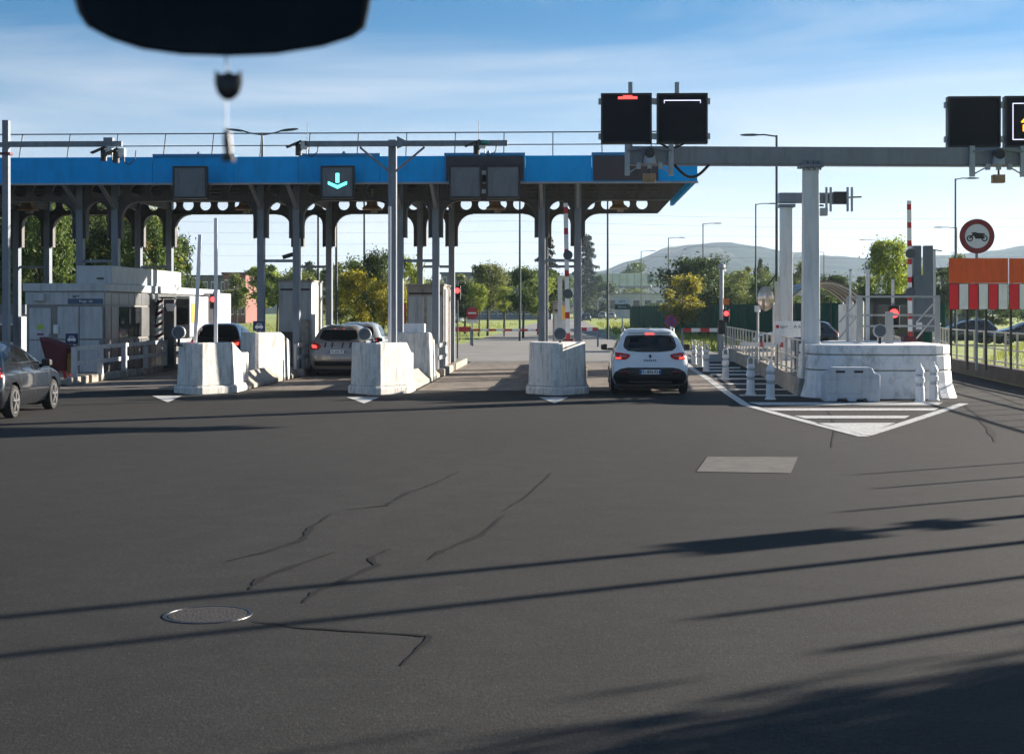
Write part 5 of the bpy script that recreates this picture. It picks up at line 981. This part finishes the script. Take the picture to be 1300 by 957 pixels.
building('long grey office block with rows of windows behind the no entry sign', 560, 700, 348, 330, (.11,.14,.18), 'office_grey', 20, 3, 16)
building('red brick house with dark upper storey beyond the silver booms', 284, 312, 349, 240, (.20,.075,.06), 'brick_red', 10, 2, 4)
building('low dark warehouse roof beyond the brick house', 215, 292, 352, 290, (.10,.10,.11), 'dark_shed', 16, 2, 6)
building('low white hall under the glazed footbridge', 757, 888, 374, 400, (.60,.58,.54), 'white_hall', 12, 1, 9, (.3,.3,.3))
building('dark flat-roofed shed behind the slotted tower', 1180, 1232, 344, 190, (.07,.085,.10), 'shed_slate', 12, 1, 3)
building('white house with pale gable left of the cedar', 728, 745, 347, 445, (.62,.60,.56), 'white_house', 9, 2, 2)
building('low pale booth across the far lanes beside the camera pole', -30, 27, 399, 62, (.30,.33,.36), 'far_booth', 5, 1, 3)
gm = pm('green_mesh', (.008,.075,.045), .9, spec=.05, var=.25, scale=.6); f0, f1, f2 = W(800,170), W(900,112), W(1010,88)
mf = thing('mesh_fence', 'dark green mesh fence panels along the grassy verge', 'fence', (f1[0], f1[1], 0)); f3 = W(1200, 80)
for a, b in ((f0, f1), (f1, f2), (f2, f3)):
    a, b = Vector(a), Vector(b); n = round((b-a).length/2.5)
    for k in range(n):
        p, q = a.lerp(b, k/n), a.lerp(b, (k+1)/n); MB().bar((p.x, p.y, 1.25), (q.x, q.y, 1.25), .03, 2.45).build('mesh_panel', gm, mf); MB().b2((p.x-.05, p.y-.08, 0), (p.x+.05, p.y+.02, 2.6)).build('fence_post', black, mf)
# ================================================================== TREES
def crown_mesh(name, seed, n, rx, rz, leaf, shape='round', gaps=.5):
    r = random.Random(seed); cl = []
    if shape == 'cone':                      # cedar: open tiers of drooping arms
        for k in range(11):
            h = -.95+1.85*k/10; lim = ((1-h)/2)**.8*.95+.06
            for j in range(6):
                a = r.uniform(0, 6.283); lk = lim*r.uniform(.55, 1.1)
                for q in (.3, .6, .95): cl.append((q*lk*math.cos(a), q*lk*math.sin(a), h-.10*q+r.uniform(-.02,.02), .10+.10*(1-q)))
    else:
        for _ in range(max(14, n//210)):
            a = r.uniform(0, 6.283); q = .3+.7*r.random()**.5; h = r.uniform(-.92, .95)
            lim = math.sqrt(max(.05, 1-abs(h)**2.4))*r.uniform(.72, 1.12)*(1.0 if h > -.5 else .8)
            if shape == 'tall': lim *= .95
            cl.append((q*lim*math.cos(a)*rx, q*lim*math.sin(a)*rx, h*rz*r.uniform(.85, 1.08), r.uniform(.45, 1.25)*gaps*.5))
    vs = []; fs = []
    for i in range(n):
        c = cl[i%len(cl)]; d = Vector((r.gauss(0,1), r.gauss(0,1), r.gauss(0,.75 if shape != 'cone' else .22)))*c[3]*.52; p = Vector(c[:3])+d
        if shape == 'cone': p.z -= .05*math.hypot(p.x, p.y)
        u_ = Vector((r.gauss(0,1), r.gauss(0,1), r.gauss(0,1))).normalized(); v_ = u_.cross(Vector((r.gauss(0,1), r.gauss(0,1), r.gauss(0,1)))).normalized(); s_ = leaf*r.uniform(.6, 1.4)
        o = len(vs); vs += [p-u_*s_, p+v_*s_*.45, p+u_*s_, p-v_*s_*.45]; fs.append((o, o+1, o+2, o+3))
    me = bpy.data.meshes.new(name); me.from_pydata([tuple(v) for v in vs], [], fs); return me, cl
LM = {'green': leafmat('leaf_green', (.05,.085,.018), (.14,.20,.04), .45), 'dark': leafmat('leaf_dark', (.025,.045,.012), (.08,.12,.03), .4), 'yellow': leafmat('leaf_yellow', (.14,.15,.015), (.42,.36,.04), .5), 'lime': leafmat('leaf_lime', (.12,.17,.02), (.36,.42,.05), .5), 'fir': leafmat('leaf_fir', (.012,.020,.012), (.035,.05,.025), .25), 'olive': leafmat('leaf_olive', (.09,.115,.03), (.22,.25,.07), .45)}
CR = {}
def tree(label, px, ytop, ybase, D, wpx, kind, shape='round', seed=1, n=9000, group='trees beyond the toll plaza', name='tree', trunk=True):
    x, y = W(px, D); zt = ZA(ytop, D); zb_ = max(0, ZA(ybase, D)); rx = wpx/2/F*D; rz = (zt-zb_)/2; key = (seed, shape, n)
    if key not in CR: CR[key] = crown_mesh('crown', seed, n, 1, 1, .055 if n > 5000 else .085, shape, .68)
    me, cl = CR[key]; t = thing(name, label, 'tree' if trunk else 'shrub', (x, y, 0), group)
    mk = me.copy(); mk.materials.clear(); mk.materials.append(LM[kind]); o = bpy.data.objects.new('crown', mk); col.objects.link(o); o.parent = t; o.location = (0, 0, (zt+zb_)/2); k_ = (rx+rz)/2
    o.scale = (rx, rx, rz); o.rotation_euler[2] = seed*1.7+px
    tr = MB(); h = zb_+rz*1.2; r0 = max(.06, min(.22, rx*.07)); tr.cyl((x, y, 0), (x+.05, y, h*.6), r0, r0*.7, 8); tr.cyl((x+.05, y, h*.6), (x, y, zt-rz*.3), r0*.7, r0*.15, 8)
    rr2 = random.Random(seed+int(px))
    for _ in range(7): a = rr2.uniform(0, 6.28); hb = zb_+rz*rr2.uniform(.1, 1.2); tr.cyl((x+.03, y, hb), (x+math.cos(a)*rx*.6, y+math.sin(a)*rx*.6, hb+rz*.5), r0*.4, r0*.1, 5)
    tr.build('trunk', bark, t); return t
T = [
 (5,262,392,95,150,'green','round','broad leafy tree far behind the lone-armed camera pole'), (118,250,390,100,130,'olive','round','tall sunlit tree far behind the booth roof'), (172,268,392,96,90,'yellow','round','yellowing tree behind the booth rooftop'), (228,300,392,105,60,'dark','round','dark tree low beside the silver booms'),
 (575,350,398,180,60,'olive','round','hazy tree in front of the grey office block'), (590,360,402,130,40,'dark','round','dark bush tree behind the no entry sign'), (683,352,398,125,44,'lime','round','lime tree between the cedar and the lawn trees'), (470,330,408,100,70,'green','round','broad green tree behind the tan crossover bushes'), (378,345,396,120,60,'olive','round','olive tree hidden behind the grey kiosk'), (985,352,398,120,60,'green','round','green tree behind the shorter gantry column'), (1085,352,398,150,60,'olive','round','hazy olive tree between shelter and white posts'), (1150,335,396,100,46,'lime','round','second bright tree behind the raised striped boom'), # px, top, crown bottom, depth, width px, kind, shape
 (20,248,372,75,120,'dark','round','dark leafy tree behind the lone-armed camera pole'), (90,255,385,82,110,'green','round','leafy tree with sunlit patches behind the booth roof front'), (140,262,380,78,90,'dark','round','dark leafy tree above the booth rooftop box'), (195,272,385,74,75,'green','round','leafy tree with ragged edge at the end of the booth'), (50,270,395,70,80,'green','round','low-hanging tree left of the panelled booth'),
 (330,340,388,150,50,'lime','round','pale green willow-like tree left of the grey kiosk'), (300,347,388,160,36,'olive','round','small olive tree by the brick house'), (352,338,388,140,46,'green','round','green tree behind the grey kiosk corner'), (398,334,388,190,46,'dark','tall','dark tree top behind the grey kiosk roof'), (440,335,388,210,60,'olive','round','hazy olive trees row behind the arrow lane'),
 (455,345,412,88,66,'yellow','round','yellow-green bushy tree behind the tan crossover'), (486,318,405,86,54,'dark','round','taller dark tree behind the camera pole'), (494,352,412,82,50,'yellow','round','yellow leafy bush tree behind the camera pole foot'), (522,330,408,92,42,'lime','round','lime leafed tree between the camera pole and column'), (432,350,408,95,50,'olive','round','olive bush tree right of the grey kiosk'),
 (619,336,392,120,50,'olive','round','round-headed olive tree beside the no entry sign'), (664,339,392,112,48,'green','round','leafy green tree between no entry sign and striped boom'), (640,352,396,140,44,'dark','round','dark tree between the two round-headed lawn trees'), (608,362,394,116,26,'lime','round','weeping lime tree foot near the no entry sign'), (640,366,393,118,22,'lime','round','small lime tree on the lawn'),
 (694,296,385,135,58,'fir','cone','dark cedar with drooping tiers between the column pair'), (745,296,372,396,50,'fir','cone','dark cedar with open tiers beside the lamp pole'), (705,345,396,130,44,'green','round','green tree seen between the column pair'), (757,352,402,390,56,'dark','round','dark bushy tree in front of the footbridge end'),
 (806,335,368,480,40,'green','round','green tree top rising behind the footbridge'), (887,328,402,120,94,'dark','round','large dense dark tree behind the mesh fence'), (866,350,406,112,58,'yellow','round','yellow-green small tree beside the dense dark tree'), (928,346,402,128,72,'olive','round','olive tree right of the dense dark tree'), (790,362,392,460,70,'olive','round','hazy olive trees under the footbridge'), (900,366,392,455,80,'yellow','round','yellowing trees under the footbridge end'),
 (1127,306,392,84,62,'lime','round','bright yellow-green tree behind the white posts'), (1098,360,400,90,36,'dark','round','dark shrub tree left of the bright one'), (955,340,392,150,34,'olive','tall','slim olive tree beside the shorter gantry'), (968,330,392,190,22,'dark','tall','slim dark poplar beside the shorter gantry'), (1020,335,395,160,40,'olive','tall','thin tree behind the big gantry column'), (1060,350,396,130,50,'dark','round','dark tree behind the arched shelter'), (1040,362,398,115,44,'green','round','green tree behind the arched shelter roof'),
 (1196,345,402,110,50,'dark','round','dark tree between the slotted tower and orange board'), (1215,325,392,130,30,'green','tall','green tree behind the motorcycle sign lamp'), (1260,388,412,105,70,'green','round','hedge-like tree above the parked dark cars'), (1310,360,412,110,70,'dark','round','dark tree behind the second orange board'), (1170,372,402,100,40,'green','round','green tree behind the raised striped boom')]
for i, (px, a, b, D, wpx, kd, shp, lab) in enumerate(T): tree(lab, px, a, b, D, wpx, kd, shp, seed=(i%5)+1, n=9000 if D < 140 else 4000)
rr = random.Random(9)
for i in range(26):     # hedge-like row on the horizon
    px = rr.uniform(-60, 1360); D = rr.uniform(330, 520); tree('far shrub tree in the hazy row along the field edge', px, rr.uniform(376, 388), 396, D, rr.uniform(40, 90), rr.choice(('dark','olive','green')), 'round', seed=(i%3)+6, n=2500, group='far field-edge trees', name='far_tree')
for k, (dx_, zz, rx_) in enumerate(((17.5, 4.6, 1.7), (21.5, 6.3, 1.5), (13.8, 3.4, 1.4))):     # unseen trees added outside the frame to shade the near road
    b_ = Vector(G(650, 1120))+SH*dx_; D_t = -b_.x*S_+b_.y*C_; px_t = 650+F*(b_.x*C_+b_.y*S_)/D_t; zpx = lambda z: HOR-(z-H)*F/D_t
    tree(('unseen leafy tree added to shade the near road', 'taller unseen tree added for shade behind the leafy one', 'low unseen tree added for shade at the road edge')[k], px_t, zpx(zz+2.6), zpx(max(.8, zz-2.4)), D_t, 2*rx_*F/D_t, 'green', 'round', seed=k+1, n=9000, group='added shade trees')
# verge grass, one mass
m = MB(); rr = random.Random(3); blades = []
def tuft(x, y, h): 
    for _ in range(4):
        a = rr.uniform(0, 6.28); w_ = h*.09; dx, dy = math.cos(a), math.sin(a); bx, by = x+rr.uniform(-.2,.2), y+rr.uniform(-.2,.2); lx, ly = rr.uniform(-.4,.4)*h, rr.uniform(-.4,.4)*h
        m.add([(bx-dx*w_, by-dy*w_, -.05), (bx+dx*w_, by+dy*w_, -.05), (bx+lx, by+ly, h)], [(0,1,2)])
for _ in range(9000):
    v = 78+rr.random()**1.7*160; side = rr.random()
    if side < .45: x = -7.5-rr.random()*40
    elif side < .7: x = 4+rr.random()*9
    else: x = 15+rr.random()*25; v = 42+rr.random()*60; x = max(x, 13.8+max(0, v-52)*.35)
    tuft(x, v, rr.uniform(.12, .4) if side < .45 else (rr.uniform(.15, .6) if side < .7 else rr.uniform(.08, .32)))
o = m.build('grass_verge', leafmat('blade', (.14,.20,.03), (.36,.36,.10), .45), kind='stuff', recalc=False); o['label'] = 'tall dry and green grass on the verges'
# ================================================================== REAR-VIEW MIRROR WITH HANGING PENDANT
Dm = 1.2; rv = thing('rear_view_mirror', 'black car rear-view mirror close to the lens', 'mirror', P(282, 30, Dm))
def mpt(px, py, d=0): return P(px, py, Dm+d)
out = [(88,-60),(92,-6),(98,16),(110,34),(140,50),(180,63),(230,70),(290,72),(350,69.5),(410,60),(448,48),(464,36),(469,14),(473,-10),(478,-60),(440,-78),(280,-86),(130,-78)]
cx_, cy_ = 282, -8
def ringm(k, d): return [mpt(cx_+(a-cx_)*k, cy_+(b-cy_)*k, d) for a, b in out]
MB().loft([ringm(.9, .045), ringm(.985, .03), ringm(1.0, .008), ringm(.995, 0), ringm(.965, -.001), ringm(.955, .003)]).build('housing', black, rv, smooth='auto')
MB().loft([ringm(.952, .0025), ringm(.952, -.0005)]).build('mirror_glass', pm('tinted_mirror', (.008,.007,.008), .1, var=.5, scale=25, spec=.12), rv)
MB().cyl(mpt(282, -40, .04), mpt(282, -120, .12), .012, n=10).build('stem', black, rv)
pd = thing('hanging_pendant', 'dark shield-shaped pendant on a cord below the mirror', 'pendant', mpt(290, 203))
sh_ = [(273,88),(277,93),(283,94),(290,90.5),(297,94),(303,93),(307,88),(308,106),(304,119),(297,126),(290,128),(283,126),(276,119),(272,106)]
def rs(k, d): return [mpt(290+(a-290)*k, 108+(b-108)*k, d) for a, b in sh_]
MB().loft([rs(.7,.009), rs(.95,.007), rs(1,.004), rs(1,.001), rs(.95,-.002), rs(.7,-.004)]).build('shield', pm('pendant_dark', (.010,.010,.014), .4), pd, smooth='auto')
MB().tube([mpt(286,70,.003), mpt(289,92,.003)], .0006, 6).build('upper_cord', black, pd); MB().tube([mpt(287,126,.003), mpt(288,168,.003)], .0005, 6).build('lower_cord', galv, pd)
m = MB(); m.loft([[(mpt(px,py,.003)[0]+r*math.cos(2*math.pi*i/10), mpt(px,py,.003)[1]+r*math.sin(2*math.pi*i/10), mpt(px,py)[2]) for i in range(10)] for px, py, r in ((288,163,.001),(288,168,.0030),(288.5,180,.0036),(290,195,.0032),(290,198,.0055),(290,204,.0052),(290,205,.001))]); m.build('tassel', black, pd)

# ------------------------------------------------------------------ overhead cables
for i, (ya, yb) in enumerate(((262,276),(274,287),(288,299),(303,312),(318,325))):
    D = 210+i*4; pts = []
    for k in range(25): px = -80+k*61; pts.append(P(px, ya+(yb-ya)*k/24+5*math.sin(math.pi*(k%12)/12), D))
    tag(MB().tube(pts, .011, 4).build('overhead_cable', black), 'thin overhead cable sagging across the sky behind the canopy', 'cable', 'overhead cables')
# ================================================================== HAZE
hz = MB().b2((-4600,-400,-3), (4600,4600,190)).build('haze', bpy.data.materials.new('haze_air'), kind='stuff'); hm_ = hz.data.materials[0]; hm_.use_nodes = True; nn = hm_.node_tree.nodes; nn.remove(nn['Principled BSDF'])
pv = nn.new('ShaderNodeVolumePrincipled'); pv.inputs['Color'].default_value = (.62,.80,1,1); pv.inputs['Density'].default_value = HAZE; pv.inputs['Anisotropy'].default_value = .35; hm_.node_tree.links.new(pv.outputs[0], nn['Material Output'].inputs['Volume']); hz['label'] = 'thin pale summer haze over the plain'
